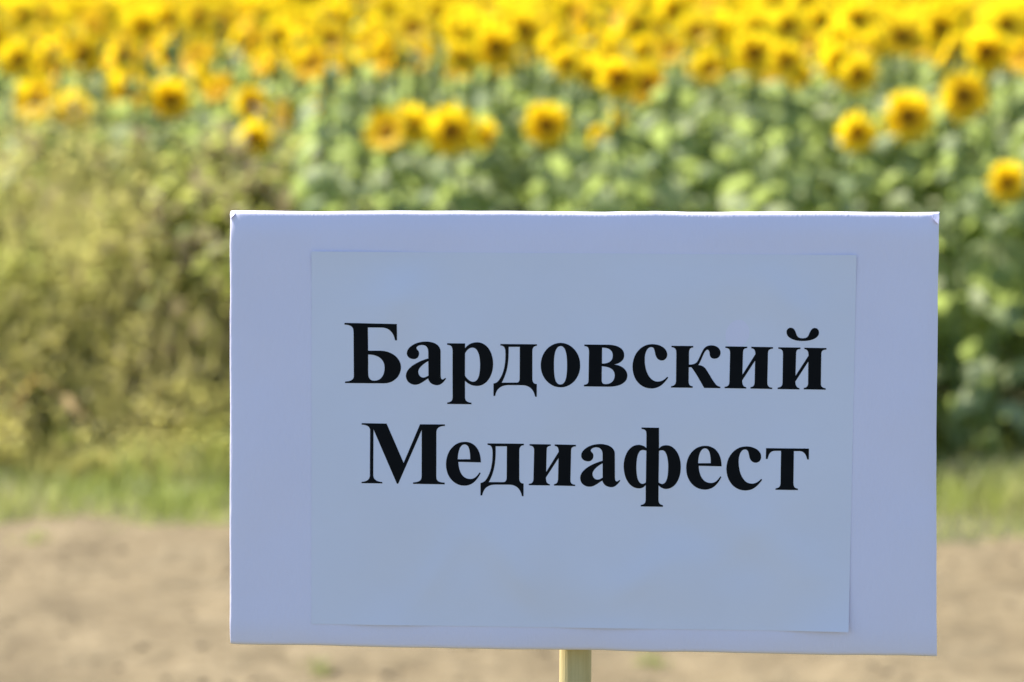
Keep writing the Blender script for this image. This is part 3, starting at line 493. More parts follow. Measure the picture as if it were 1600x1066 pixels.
[[69.2,5.6,88.5,5.4,88.6,-17.5,89.4,-16.5,90.3,-15.7,91.3,-15.0,92.5,-14.5,93.8,-14.1,95.2,-13.9,96.9,-13.8,99.5,-14.1,102.0,-15.0,104.2,-16.4,106.3,-18.3,108.1,-20.7,109.7,-23.4,111.0,-26.6,111.9,-30.0,112.5,-33.7,112.7,-37.7,112.5,-41.7,112.0,-45.6,111.0,-49.1,109.8,-52.3,108.2,-55.2,106.4,-57.6,104.2,-59.5,101.9,-61.0,99.3,-61.9,96.6,-62.3,95.1,-62.2,93.8,-61.9,92.6,-61.5,91.4,-60.9,90.3,-60.2,89.2,-59.4,88.2,-58.4,88.1,-74.3,88.3,-76.1,88.7,-77.5,89.3,-78.6,90.3,-79.4,91.5,-79.9,93.0,-80.3,93.1,-82.1,68.5,-82.0,68.5,-80.4,70.0,-80.0,71.3,-79.6,72.2,-78.9,73.0,-78.1,73.5,-77.1,73.8,-75.9,73.9,-74.5,74.0,-58.0,73.2,-59.0,72.3,-59.9,71.4,-60.6,70.4,-61.2,69.3,-61.6,68.0,-61.9,66.6,-62.0,63.7,-61.7,61.0,-60.9,58.5,-59.5,56.3,-57.6,54.4,-55.2,52.7,-52.4,51.4,-49.2,50.4,-45.7,49.8,-41.9,49.5,-37.8,49.7,-33.8,50.3,-30.0,51.3,-26.5,52.6,-23.3,54.2,-20.5,56.0,-18.2,58.2,-16.3,60.6,-14.8,63.2,-13.9,65.9,-13.6,67.4,-13.7,68.8,-13.9,70.1,-14.3,71.4,-14.8,72.6,-15.4,73.6,-16.2,74.6,-17.1,74.6,-1.7,74.4,0.3,74.0,1.7,73.2,2.7,72.2,3.3,70.8,3.7,69.2,3.9],[74.6,-20.1,73.0,-19.6,71.6,-19.3,70.4,-19.3,69.2,-19.5,68.0,-20.1,67.0,-21.2,66.1,-22.7,65.3,-24.5,64.7,-26.7,64.2,-29.2,63.9,-32.1,63.7,-35.2,63.6,-38.7,63.7,-42.1,63.9,-45.2,64.3,-47.9,64.8,-50.3,65.4,-52.3,66.2,-53.9,67.1,-55.2,68.1,-56.1,69.3,-56.7,70.6,-56.9,71.9,-56.6,73.1,-56.0,74.2,-55.0],[88.6,-20.3,89.8,-19.7,90.9,-19.5,91.9,-19.4,93.2,-19.6,94.3,-20.2,95.4,-21.2,96.2,-22.6,97.0,-24.4,97.6,-26.5,98.1,-28.9,98.5,-31.7,98.7,-34.9,98.8,-38.3,98.7,-41.7,98.5,-44.8,98.2,-47.6,97.7,-50.0,97.1,-52.0,96.4,-53.7,95.5,-55.1,94.5,-56.0,93.3,-56.6,92.1,-56.8,90.6,-56.5,89.3,-55.8,88.2,-54.9]],
[[157.8,-36.6,132.4,-36.3,132.7,-39.6,133.2,-42.7,134.0,-45.5,135.0,-48.0,136.3,-50.1,137.8,-51.9,139.5,-53.3,141.4,-54.3,143.5,-54.9,145.8,-55.1,147.2,-55.0,148.5,-54.8,149.7,-54.3,150.8,-53.8,151.8,-53.1,152.7,-52.2,153.7,-51.3,154.5,-50.2,155.4,-49.0,156.3,-47.7,156.9,-47.8,157.3,-48.1,157.4,-48.6,156.0,-51.3,154.5,-53.7,152.9,-55.8,151.2,-57.6,149.5,-59.1,147.6,-60.4,145.7,-61.3,143.7,-62.0,141.6,-62.4,139.4,-62.6,135.9,-62.3,132.7,-61.5,129.6,-60.1,126.9,-58.2,124.5,-55.9,122.5,-53.2,120.9,-50.1,119.6,-46.7,118.9,-43.0,118.6,-39.1,118.8,-35.0,119.6,-31.1,120.8,-27.5,122.4,-24.3,124.5,-21.3,126.9,-18.9,129.6,-16.8,132.7,-15.3,136.1,-14.3,139.7,-14.0,142.8,-14.2,145.8,-15.0,148.4,-16.2,150.8,-17.9,152.8,-20.1,154.5,-22.6,155.9,-25.6,156.9,-28.9,157.5,-32.6],[131.8,-33.4,131.9,-30.6,132.2,-28.1,132.6,-25.7,133.2,-23.5,133.9,-21.6,134.7,-20.0,135.7,-18.7,136.7,-17.7,137.9,-17.1,139.2,-16.9,140.6,-17.0,141.8,-17.6,142.8,-18.4,143.6,-19.6,144.3,-21.1,144.8,-23.0,145.2,-25.1,145.5,-27.5,145.7,-30.2,145.7,-33.2]],
[[202.5,-50.9,202.2,-50.3,201.8,-50.0,201.3,-49.9,200.2,-51.1,199.1,-52.1,198.0,-52.9,196.9,-53.6,195.8,-54.2,194.6,-54.6,193.4,-54.9,192.2,-55.1,190.9,-55.2,188.3,-54.9,186.0,-54.0,183.8,-52.5,182.0,-50.5,180.3,-48.0,179.0,-45.2,177.9,-42.0,177.2,-38.6,176.7,-35.0,176.5,-31.2,176.6,-28.9,176.8,-26.7,177.2,-24.8,177.7,-23.0,178.4,-21.4,179.2,-20.1,180.1,-19.0,181.1,-18.3,182.3,-17.8,183.5,-17.6,184.9,-17.8,185.9,-18.4,186.7,-19.4,187.2,-20.7,187.6,-22.3,188.0,-24.1,188.3,-25.7,188.7,-27.1,189.3,-28.4,190.0,-29.5,190.9,-30.4,191.8,-31.1,192.8,-31.6,194.0,-32.0,195.3,-32.1,196.9,-31.9,198.2,-31.3,199.4,-30.5,200.2,-29.5,200.8,-28.3,201.2,-26.9,201.3,-25.5,201.1,-23.6,200.5,-21.8,199.5,-20.2,198.2,-18.7,196.6,-17.4,194.7,-16.3,192.5,-15.4,190.1,-14.7,187.5,-14.3,184.7,-14.2,181.1,-14.6,177.6,-15.5,174.5,-17.1,171.7,-19.1,169.2,-21.6,167.0,-24.5,165.3,-27.7,164.1,-31.3,163.3,-35.2,163.0,-39.2,163.3,-43.2,164.1,-47.0,165.3,-50.4,167.0,-53.5,169.0,-56.3,171.4,-58.6,174.1,-60.4,177.2,-61.8,180.4,-62.6,183.9,-62.9,186.1,-62.7,188.2,-62.4,190.2,-61.8,192.1,-61.0,193.9,-59.9,195.7,-58.6,197.4,-57.1,199.1,-55.3,200.8,-53.2]],
[[206.6,-15.9,253.6,-15.9,253.7,-27.9,251.8,-27.9,251.4,-26.3,250.9,-24.8,250.4,-23.5,249.7,-22.3,248.9,-21.2,248.0,-20.4,247.0,-19.7,245.9,-19.2,244.6,-18.9,243.2,-18.8,237.2,-18.8,236.9,-53.7,237.0,-55.5,237.3,-56.9,237.8,-58.0,238.5,-58.9,239.4,-59.5,240.5,-59.9,241.8,-60.1,241.8,-61.7,217.3,-61.6,217.3,-60.0,218.8,-59.7,220.0,-59.4,221.0,-58.8,221.8,-58.0,222.3,-57.0,222.7,-55.6,222.8,-53.9,223.1,-18.7,216.5,-18.8,215.1,-18.9,213.8,-19.2,212.8,-19.7,211.8,-20.4,211.0,-21.2,210.3,-22.2,209.7,-23.4,209.2,-24.7,208.8,-26.2,208.4,-27.8,206.4,-27.8]]]

def letter(loops, breve=False):
    g = bmesh.new()
    L = [[Vector((q[2 * k] / 1000, q[2 * k + 1] / 1000, 0)) for k in range(len(q) // 2)] for q in loops]
    flat = [p for l in L for p in l]
    vs = [g.verts.new(p) for p in flat]
    parts = [L] if not breve else [L[:1], L[1:]]     # the breve is a second outline, not a hole
    b = 0
    for P in parts:
        for t in tessellate_polygon(P):
            try: g.faces.new([vs[k + b] for k in t])
            except ValueError: pass
        b += sum(len(l) for l in P)
    x0 = min(p.x for p in flat); x1 = max(p.x for p in flat); y0 = min(p.y for p in flat); y1 = max(p.y for p in flat)
    step = 0.006
    k = math.ceil(x0 / step)
    while k * step < x1:
        bmesh.ops.bisect_plane(g, geom=g.verts[:] + g.edges[:] + g.faces[:], plane_co=(k * step, 0, 0), plane_no=(1, 0, 0)); k += 1
    k = math.ceil(y0 / step)
    while k * step < y1:
        bmesh.ops.bisect_plane(g, geom=g.verts[:] + g.edges[:] + g.faces[:], plane_co=(0, k * step, 0), plane_no=(0, 1, 0)); k += 1
    for v in g.verts:
        v.co.z = sheet_z(v.co.x, v.co.y) + 0.00022
    bmesh.ops.recalc_face_normals(g, faces=g.faces)
    if sum(f.normal.z * f.calc_area() for f in g.faces) < 0:
        bmesh.ops.reverse_faces(g, faces=g.faces)
    me = bpy.data.meshes.new("letter"); g.to_mesh(me); g.free()
    me.materials.append(M_INK)
    me.polygons.foreach_set("use_smooth", np.ones(len(me.polygons), dtype=bool))
    add_obj("letter", me, sheet)
for i, gl in enumerate(GLYPHS):
    letter(gl, i == 9)

def post_mesh():
    g = Geo()
    ys = np.linspace(-0.3, s_ * -1 + BH / 2 - 0.06, 60).tolist()
    pts = [(0.0006 * sn(y * 4, 51), y, 0.0006 * sn(y * 4, 61)) for y in ys]
    g.tube(pts, [POST_R * (1 + 0.012 * sn(y * 9, 71)) for y in ys], 40)
    return g.mesh("post", [M_WOOD])
add_obj("post", post_mesh(), sign)

# ---------------------------------------------------------------- sunflower pieces
def leaf_mesh(seed, droop, fold_, curl):
    """blade 1 m long scaled later: petiole along +X then a heart shaped blade"""
    rr = random.Random(seed)
    g = Geo()
    pet = 0.42
    prof = [(0.0, 0.0), (-0.06, 0.22), (0.06, 0.40), (0.25, 0.445), (0.45, 0.37), (0.65, 0.25), (0.83, 0.12), (1.0, 0.0)]
    def bend(t):        # arc length along petiole + blade -> (x, z)
        x = z = 0.0; n = 24; s = (pet + t) / n if t > -pet else 0
        a0 = 0.55
        for k in range(n):
            q = (k + .5) * s
            a = a0 - droop * q * 1.15
            x += math.cos(a) * s; z += math.sin(a) * s
        return x, z, a0 - droop * (pet + t) * 1.15
    pts = [bend(-pet + pet * k / 3) for k in range(4)]
    g.tube([(p[0], 0, p[1]) for p in pts], [0.024, 0.02, 0.018, 0.016], 5)
    ts = [0.0, 0.06, 0.2, 0.38, 0.56, 0.74, 0.88, 1.0]
    W = [0.13, 0.36, 0.45, 0.42, 0.33, 0.20, 0.10, 0.0]
    back = [-0.07, -0.05, -0.02, 0.02, 0.04, 0.05, 0.04, 0.0]
    V = []; Fc = []
    for t, w, bk in zip(ts, W, back):
        for u in (-1, -0.5, 0, 0.5, 1):
            tt = t + (bk * abs(u))
            x, z, a = bend(tt)
            lift = fold_ * w * abs(u) - curl * w * u * u + 0.03 * rr.uniform(-1, 1) * abs(u)
            V.append((x - math.sin(a) * lift, w * u * (1 + 0.06 * rr.uniform(-1, 1)), z + math.cos(a) * lift))
    for i in range(len(ts) - 1):
        for k in range(4):
            Fc.append((i * 5 + k, i * 5 + k + 1, (i + 1) * 5 + k + 1, (i + 1) * 5 + k))
    g.add(V, Fc)
    return g.mesh("leaf", [M_LEAF])
LEAVES = [leaf_mesh(1, 0.9, 0.25, 0.15), leaf_mesh(2, 1.3, 0.1, 0.35), leaf_mesh(3, 1.7, 0.3, 0.1), leaf_mesh(4, 1.1, -0.1, 0.25), leaf_mesh(5, 2.1, 0.15, 0.3)]

def petals_mesh(seed, n, r0, L, open_, wild):
    """ray petals around +Z; open_ = angle above the disc plane"""
    rr = random.Random(seed); g = Geo()
    for layer in range(2):
        for k in range(n):
            a = 2 * math.pi * (k + 0.5 * layer + rr.uniform(-.25, .25)) / n
            ln = L * rr.uniform(0.82, 1.08) * (1 if layer == 0 else .92)
            w = 0.0145 * rr.uniform(0.85, 1.2)
            up = open_ + rr.uniform(-wild, wild) + 0.18 * layer
            cv = rr.uniform(-0.5, 0.3) * wild * 2
            tw = rr.uniform(-.5, .5)
            V = []; Fc = []
            x = r0; z = 0.002 + 0.003 * layer; aa = up
            for j, (t, ww) in enumerate(((0, .45), (.3, .95), (.62, 1.0), (.86, .55), (1, .05))):
                if j:
                    s = (t - pt) * ln; x += math.cos(aa) * s; z += math.sin(aa) * s; aa += cv * .3
                pt = t
                for u in (-1, 0, 1):
                    V.append((x, u * w * ww, z + abs(u) * 0.003 * ww + tw * u * w * ww * t))
            for j in range(4):
                for k2 in range(2):
                    Fc.append((j * 3 + k2, j * 3 + k2 + 1, (j + 1) * 3 + k2 + 1, (j + 1) * 3 + k2))
            g.add(V, Fc, 0, Matrix.Rotation(a, 4, 'Z'))
    return g.mesh("petals", [M_PETAL])
PETALS = [petals_mesh(11, 17, 0.035, 0.071, 0.15, 0.25), petals_mesh(12, 16, 0.035, 0.073, 0.35, 0.35), petals_mesh(13, 18, 0.035, 0.069, -0.1, 0.35), petals_mesh(14, 15, 0.034, 0.074, 0.6, 0.4)]

def disc_mesh():
    g = Geo(); V = [(0, 0, 0.009)]; Fc = []; n = 20
    rings = [(0.010, 0.010), (0.020, 0.014), (0.029, 0.016), (0.036, 0.012), (0.0405, 0.003), (0.040, -0.002)]
    rr = random.Random(3)
    for r_, z in rings:
        for k in range(n):
            a = 2 * math.pi * k / n
            V.append((r_ * math.cos(a), r_ * math.sin(a), z + rr.uniform(-.0015, .0015)))
    for k in range(n):
        Fc.append((0, 1 + k, 1 + (k + 1) % n))
    for i in range(len(rings) - 1):
        for k in range(n):
            Fc.append((1 + i * n + k, 1 + (i + 1) * n + k, 1 + (i + 1) * n + (k + 1) % n, 1 + i * n + (k + 1) % n))
    g.add(V, Fc)
    return g.mesh("disc", [M_DISC])
DISC = disc_mesh()

def calyx_mesh():
    g = Geo(); n = 14; rr = random.Random(5)
    rings = [(0.012, -0.045), (0.03, -0.034), (0.046, -0.016), (0.049, -0.003)]
    V = []; Fc = []
    for r_, z in rings:
        for k in range(n):
            a = 2 * math.pi * k / n; V.append((r_ * math.cos(a), r_ * math.sin(a), z))
    for i in range(3):
        for k in range(n):
            Fc.append((i * n + k, i * n + (k + 1) % n, (i + 1) * n + (k + 1) % n, (i + 1) * n + k))
    g.add(V, Fc)
    for k in range(16):
        a = 2 * math.pi * k / 16 + rr.uniform(-.15, .15)
        w = 0.012; x = 0.042; L = rr.uniform(.03, .042); d = rr.uniform(-.2, .35)
        V = [(x, -w, -.018), (x, w, -.018), (x + L * .5, w * .8, -.016 + d * L * .5), (x + L * .5, -w * .8, -.016 + d * L * .5), (x + L, 0, -.02 + d * L)]
        g.add(V, [(0, 1, 2, 3), (3, 2, 4)], 0, Matrix.Rotation(a, 4, 'Z'))
    return g.mesh("flower_head", [M_CALYX])
CALYX = calyx_mesh()

def plant_template(seed, nod):
    rr = random.Random(seed)
    H = 1.55
    bx, by = rr.uniform(-.05, .05), rr.uniform(-.04, .04)
    g = Geo(); pts = []
    for k in range(11):
        t = k / 10
        pts.append(Vector((bx * math.sin(t * 2.6), by * math.sin(t * 3.0), t * (H - 0.09))))
    base = pts[-1]
    face = Vector((0, -math.cos(nod), math.sin(nod)))
    hc = base + Vector((0, -0.055, 0.075))
    tip = hc - face * 0.045
    pts.append(base.lerp(tip, .5) + Vector((0, 0.012, 0.022))); pts.append(tip)
    rad = [0.0155 - 0.0065 * k / 12 for k in range(13)]
    g.tube(pts, rad, 7)
    stem = g.mesh("stem", [M_STEM])
    z = face; x = Vector((1, 0, 0)); y = z.cross(x)
    HM = Matrix(((x.x, y.x, z.x, hc.x), (x.y, y.y, z.y, hc.y), (x.z, y.z, z.z, hc.z), (0, 0, 0, 1)))
    leaves = []
    n = 28; a = rr.random() * 6.28
    for k in range(n):
        t = 0.14 + 0.84 * k / (n - 1)
        a += 2.4 + rr.uniform(-.35, .35)
        q = t * 10; i = min(9, int(q)); p = pts[i].lerp(pts[i + 1], q - i)
        size = 0.74 * (0.14 + 0.075 * math.sin(math.pi * min(1, t * 0.95)) - 0.05 * max(0, t - .8) / .2) * rr.uniform(.85, 1.15)
        M = Matrix.Translation(p) @ Matrix.Rotation(a, 4, 'Z') @ Matrix.Rotation(rr.uniform(-.25, .3), 4, 'Y') @ Matrix.Rotation(rr.uniform(-.35, .35), 4, 'X') @ Matrix.Scale(size, 4)
        leaves.append((t, rr.randrange(len(LEAVES)), M))
    return dict(H=hc.z, hc=hc, stem=stem, head=HM, leaves=leaves, pet=rr.randrange(len(PETALS)))
TEMPL = [plant_template(100 + k, R(n)) for k, n in enumerate((8, -8, 26, 2, 16, -14, 34, 12, -2, 20))]

def sunflower(x, y, scale, rot, ti, label, group, tmin, head_scale=1.0):
    T = TEMPL[ti]
    o = empty("sunflower", (x, y, -0.02))
    o.rotation_euler = (0, 0, rot); o.scale = (scale,) * 3
    tag(o, label, "sunflower", group)
    add_obj("stem", T["stem"], o)
    HM = T["head"] @ Matrix.Scale(head_scale, 4)
    h = add_obj("flower_head", CALYX, o, HM)
    add_obj("petals", PETALS[T["pet"]], h)["kind"] = "stuff"
    add_obj("disc", DISC, h)
    for t, li, M in T["leaves"]:
        if t >= tmin:
            if x > 1.5 and y < 14.75 and t < 0.8:       # the end of the row at right bears fewer, larger leaves
                if int(t * 1000) % 2: continue
                M = M @ Matrix.Scale(1.4, 4)
            add_obj("leaf", LEAVES[li], o, M)
    return o

# camera maths used only to know which plants the photograph can see
F_ = 5700.0; PIT = math.atan(683 / F_)
def pix(x, y, z):
    dy = y; dz = z - CAM_H
    dep = dy * math.cos(PIT) - dz * math.sin(PIT)
    up = dy * math.sin(PIT) + dz * math.cos(PIT)
    return 800 + F_ * x / dep, 533 - F_ * up / dep

def world_at(px, py, y):
    """point on the vertical plane at distance y that the photograph shows at px, py"""
    a = (px - 800) / F_; b = (533 - py) / F_
    d = Vector((a, math.cos(PIT) + b * math.sin(PIT), -math.sin(PIT) + b * math.cos(PIT)))
    t = y / d.y
    return d.x * t, CAM_H + d.z * t

# flowers of the front rows that can be told apart: x, y in the photo, distance, head size, facing, template, label
NAMED = [
 (1340, 206, 14.15, 0.86, -.25, 1, "sunflower head seen half side-on, lowest of the three in a rising row at right"),
 (1418, 182, 14.25, 1.08, 0.12, 3, "sunflower facing the viewer, middle one of the rising row of three at right"),
 (1505, 150, 14.30, 1.08, 0.05, 0, "sunflower with dark round centre, highest of the rising row of three at right"),
 (1571, 284, 13.95, 0.85, 0.35, 8, "low sunflower above the dark leaves near the right edge, below all others"),
 (1340, 117, 14.75, 0.92, -.1, 4, "sunflower with dark centre directly above the half side-on head at right"),
 (1540, 82, 14.9, 1.1, 0.1, 7, "large sunflower near the right edge above the highest head of the rising row"),
 (1408, 58, 15.2, 1.05, 0.2, 2, "dark centred sunflower near the top between the right rows"),
 (1250, 116, 15.0, 0.62, 0.45, 5, "small partly hidden sunflower with dark centre left of the right group"),
 (1180, 88, 15.0, 1.1, 0.1, 0, "sunflower with dark centre at the lower rim of the dense yellow, right of centre"),
 (1012, 130, 14.9, 1.05, -.5, 4, "sunflower hanging lowest in the dense yellow above the right half of the sign"),
 (853, 195, 14.2, 0.95, 0.0, 3, "lone sunflower with dark centre low among the leaves above the sign's middle"),
 (934, 213, 14.3, 0.5, 0.7, 5, "tiny half-open sunflower low among leaves, lower of a pair right of the lone one"),
 (966, 186, 14.5, 0.5, -.6, 1, "tiny half-open sunflower low among leaves, upper of a pair right of the lone one"),
 (705, 206, 14.2, 1.12, -.1, 4, "broad sunflower with brown centre, largest low head left of the lone one"),
 (752, 210, 14.5, 0.7, 0.9, 1, "sunflower turned sideways, tucked against the right of the broad low head"),
 (604, 205, 14.2, 0.98, -.3, 2, "sunflower low in a close pair left of the broad low head"),
 (640, 196, 14.6, 0.95, 0.6, 9, "sunflower turned right, in the close pair left of the broad low head"),
 (397, 216, 14.1, 0.75, 0.6, 1, "drooping sunflower, lowest one above the left corner of the sign"),
 (444, 180, 14.3, 0.75, -.9, 8, "sunflower turned edge-on just above and right of the drooping low one"),
 (508, 178, 14.4, 0.8, 0.5, 6, "pale sunflower between the drooping low one and the close pair"),
 (392, 160, 14.6, 0.7, 0.2, 5, "small brownish sunflower directly above the drooping low one"),
 (62, 155, 14.2, 1.1, -.4, 9, "big sunflower low at the far left, left one of a pair"),
 (112, 170, 14.3, 0.78, 0.7, 1, "smaller sunflower beside the big one at the far left, lower of the pair"),
 (72, 112, 14.7, 0.85, 0.3, 6, "sunflower rising just above the big one at the far left"),
 (205, 138, 14.5, 1.0, -.2, 4, "sunflower with brown centre between the far left pair and the sign's left corner"),
 (265, 155, 14.5, 0.85, 0.8, 8, "sunflower turned sideways right of the brown-centred one, above the weeds"),
 (130, 85, 15.1, 0.9, 0.0, 0, "sunflower higher up in the left part, above the far left pair"),
 (310, 92, 15.2, 0.95, -.3, 2, "sunflower higher up in the left part, over the sideways one"),
]
heads = []      # (x, y) of plants already standing
count = 0
for px, py, d, hs, rot, ti, lab in NAMED:
    if px < 560: d += 1.1          # the field's edge lies further back on the left
    x, z = world_at(px, py, d)
    rot = rot if px > 560 else rot * 0.8 - 0.35
    hs = hs if px > 560 else hs * 1.15
    T = TEMPL[ti]
    sc = (z + 0.02) / T["H"]
    off = Matrix.Rotation(rot, 3, 'Z') @ (T["hc"] * sc)
    sunflower(x - off.x, d - off.y, sc, rot, ti, lab, None, 0.0, hs / sc)
    heads.append((x - off.x, d - off.y)); count += 1

# the rest of the field, plants about 40 cm apart
GEN = []
tries = 0
gridh = {}
def free(x, y, r):
    ix, iy = int(x // 0.5), int(y // 0.5)
    for i in range(ix - 1, ix + 2):
        for j in range(iy - 1, iy + 2):
            for (a, b) in gridh.get((i, j), ()):
                if (a - x) ** 2 + (b - y) ** 2 < r * r: return False
    return True
def put(x, y): gridh.setdefault((int(x // 0.5), int(y // 0.5)), []).append((x, y))
for h in heads: put(*h)
while tries < 42000:
    tries += 1
    x = random.uniform(-6.5, 6.5); y = 14.05 + 14 * random.random()
    if y < 15.3 and x < -0.75: continue
    if not free(x, y, 0.28 if y < 15.4 else 0.205): continue
    put(x, y)
    GEN.append((x, y))
def head_z(x, y):
    left = max(0, min(1, (0.3 - x / y * 14) / 1.2))
    base = 1.60 - 0.05 * left + (0.02 if y > 16 else 0)
    return base + random.gauss(0, 0.06)
vis = []; rest = []
for x, y in GEN:
    z = max(1.42, min(1.76, head_z(x, y)))
    if y < 14.8: z = max(z, 1.53)
    px, py = pix(x, y - 0.08, z)
    hr = F_ / y * 0.11
    if -hr < px < 1600 + hr and py > -hr * 0.8:
        vis.append((y, x, z))
    else:
        rest.append((x, y, z))
vis.sort()
LIMIT = 300 - count
rest += [(x, y, z) for y, x, z in vis[LIMIT:]]
vis = vis[:LIMIT]
print("SUNFLOWERS", len(vis), "individual,", len(rest), "in the mass; nearest in mass", min(r[1] for r in rest), 'far vis', vis[-1])
for y, x, z in vis:
    ti = random.randrange(len(TEMPL)); T = TEMPL[ti]
    sc = (z + 0.02) / T["H"]
    rot = random.gauss(-0.35 if x > -0.4 else -0.95, 0.5)
    tmin = 0.0 if y < 14.75 or (x > 1.3 and y < 16.2) else (0.2 if y < 15.7 else 0.66)
    if y < 14.75:
        lab, grp = "leafy sunflower in the front rows among look-alikes, yellow head above the leaves", "sunflowers of the front rows"
    else:
        lab, grp = "sunflower deep in the dense yellow field, one of many alike", "sunflowers in the dense field"
    sunflower(x, y, sc, rot, ti, lab, grp, tmin, random.uniform(0.76, 1.02) / sc)

# beyond those that show largest: one mass
def me_arrays(me):
    v = np.empty(len(me.vertices) * 3); me.vertices.foreach_get("co", v)
    return v.reshape(-1, 3), [tuple(p.vertices) for p in me.polygons]
MATS = [M_STEM, M_CALYX, M_PETAL, M_DISC, M_LEAF]
def template_arrays(T, tmin=0.72):
    Vs = []; Fs = []; Ms = []; b = 0
    def put_(me, M, mi):
        nonlocal b
        v, f = me_arrays(me)
        A = np.array(M); v = v @ A[:3, :3].T + A[:3, 3]
        Vs.append(v); Fs.extend(tuple(i + b for i in q) for q in f); Ms.extend([mi] * len(f)); b += len(v)
    I = Matrix.Identity(4)
    put_(T["stem"], I, 0); put_(CALYX, T["head"], 1); put_(PETALS[T["pet"]], T["head"], 2); put_(DISC, T["head"], 3)
    for t, li, M in T["leaves"]:
        if t >= tmin: put_(LEAVES[li], M, 4)
    return np.concatenate(Vs), Fs, Ms
TA = [template_arrays(TEMPL[k]) for k in (0, 2, 4, 8)]
TF = [template_arrays(TEMPL[k], 0.0) for k in (0, 2, 4, 8)]       # rows at the field's edge keep their lower leaves
V = []; Fc = []; Mi = []; b = 0
for x, y, z in rest:
    if y > 30 or abs(x) > y * 0.14 + 2.2: continue
    v, f, m = (TF if y < 16.0 else TA)[random.randrange(4)]
    sc = z / 1.55; a = random.gauss(0, .55); c, s = math.cos(a) * sc, math.sin(a) * sc
    w = np.stack([v[:, 0] * c - v[:, 1] * s + x, v[:, 0] * s + v[:, 1] * c + y, v[:, 2] * sc - 0.02], 1)
    V.append(w); Fc.extend(tuple(i + b for i in q) for q in f); Mi.extend(m); b += len(w)
V = np.concatenate(V)
print("mass faces", len(Fc))
tag(add_obj("sunflower_field", make_mesh("sunflower_field", V, Fc, MATS, Mi)), "far mass of yellow sunflowers filling the back of the field", "sunflowers", kind="stuff")

# ---------------------------------------------------------------- grasses and weeds
def blades(name, spots, mat, label, kind="stuff", parent=None, seg=3):
    """spots: x, y, height, width, lean, azimuth, tint"""
    n = len(spots); S = np.array(spots)
    x, y, h, w, lean, az, tint = S.T
    z0 = np.where((y < 13.6) & (y > 7.4), np.maximum(field_z(x, y), road_z(x, y)), field_z(x, y)) - 0.01 if parent is None else np.zeros(n)
    T = np.linspace(0, 1, seg + 1)
    V = np.zeros((n, 2 * seg + 1, 3))
    side = np.stack([-np.sin(az), np.cos(az)], 1)
    for k, t in enumerate(T):
        out = h * lean * t * t
        up = h * (t - 0.35 * lean * t * t)
        cx = x + np.cos(az) * out; cyy = y + np.sin(az) * out; cz = z0 + up
        if k < seg:
            ww = w * (1 - 0.75 * t ** 1.5) * 0.5
            V[:, 2 * k, 0] = cx - side[:, 0] * ww; V[:, 2 * k, 1] = cyy - side[:, 1] * ww; V[:, 2 * k, 2] = cz
            V[:, 2 * k + 1, 0] = cx + side[:, 0] * ww; V[:, 2 * k + 1, 1] = cyy + side[:, 1] * ww; V[:, 2 * k + 1, 2] = cz
        else:
            V[:, 2 * k, 0] = cx; V[:, 2 * k, 1] = cyy; V[:, 2 * k, 2] = cz
    nb = 2 * seg + 1
    off = (np.arange(n) * nb)[:, None]
    F4 = np.concatenate([off + np.array([[2 * k, 2 * k + 1, 2 * k + 3, 2 * k + 2]]) for k in range(seg - 1)])
    F3 = off + np.array([[2 * seg - 2, 2 * seg - 1, 2 * seg]])
    me = make_mesh(name, V.reshape(-1, 3).tolist(), F4.tolist() + F3.tolist(), [mat])
    at = me.attributes.new("tint", 'FLOAT', 'POINT')
    at.data.foreach_set("value", np.repeat(tint, nb).astype(np.float32))
    if label is None:
        return me
    o = add_obj(name, me, parent)
    tag(o, label, "grass", kind=kind)
    return o

def patchy(x, y, s=1.5, k=0.0):
    return vn(x * s + k, y * s + 3 * k)

sp = []
while len(sp) < 54000:                       # short verge grass along the road edge
    x = random.uniform(-4.4, 4.6); y = random.uniform(12.1, 14.9)
    e = 12.95 + 0.26 * vn(x * 0.9 + 5, 3.5) + 0.12 * vn(x * 4, 9.5)
    dens = (0.8 * max(0, 1 - (e - y) / 0.7) ** 1.5 * (0.45 + 0.9 * patchy(x, y, 3.4, 88))) if y < e else 1.0
    if random.random() > dens * (0.75 + 0.4 * patchy(x, y, 2.6, 4)): continue
    h = random.uniform(0.05, 0.17) * (1 + 1.1 * max(0, patchy(x, y, 2.1, 9))) * (0.6 if y < e + .1 else 1) * (0.8 if x > 1.2 else 1.0)
    sp.append((x, y, h, random.uniform(.004, .009), random.uniform(.2, .9), random.random() * 6.28, min(1, max(0, 0.46 + 0.6 * patchy(x, y, 3.2, 14) + random.gauss(0, .18) + max(0, min(.5, (e + .35 - y) * 1.1))))))
blades("verge_grass", sp, M_GRASS, "short green and straw coloured grass along the edge of the dirt road")

def weed_zone(x, y):
    """1 on the left where tall weeds stand in front of the field, fading out to the right"""
    xr = -0.62 + 0.18 * patchy(x, y, 1.1, 2)
    return max(0, min(1, (xr - x) / 0.45))
def mound(y):
    """height of the weeds above the road edge, rising towards the field"""
    return float(np.interp(y, [13.0, 13.7, 14.0, 14.25, 14.5, 14.8, 15.25], [0.04, 0.12, 0.24, 0.5, 0.82, 1.06, 1.24]))
sp = []
while len(sp) < 16000:                       # tall meadow grass on the left
    x = random.uniform(-3.6, 0.0); y = random.uniform(13.75, 15.3)
    if random.random() > weed_zone(x, y) * (0.65 + 0.4 * patchy(x, y, 2.0, 6)): continue
    h = mound(y) * random.uniform(0.5, 1.25) * (1 + 0.2 * patchy(x, y, 1.7, 41))
    sp.append((x, y, h, random.uniform(.005, .013), random.uniform(.1, .6), random.random() * 6.28, min(1, max(0, 0.38 + 0.75 * patchy(x, y, 2.2, 22) + random.gauss(0, .2)))))
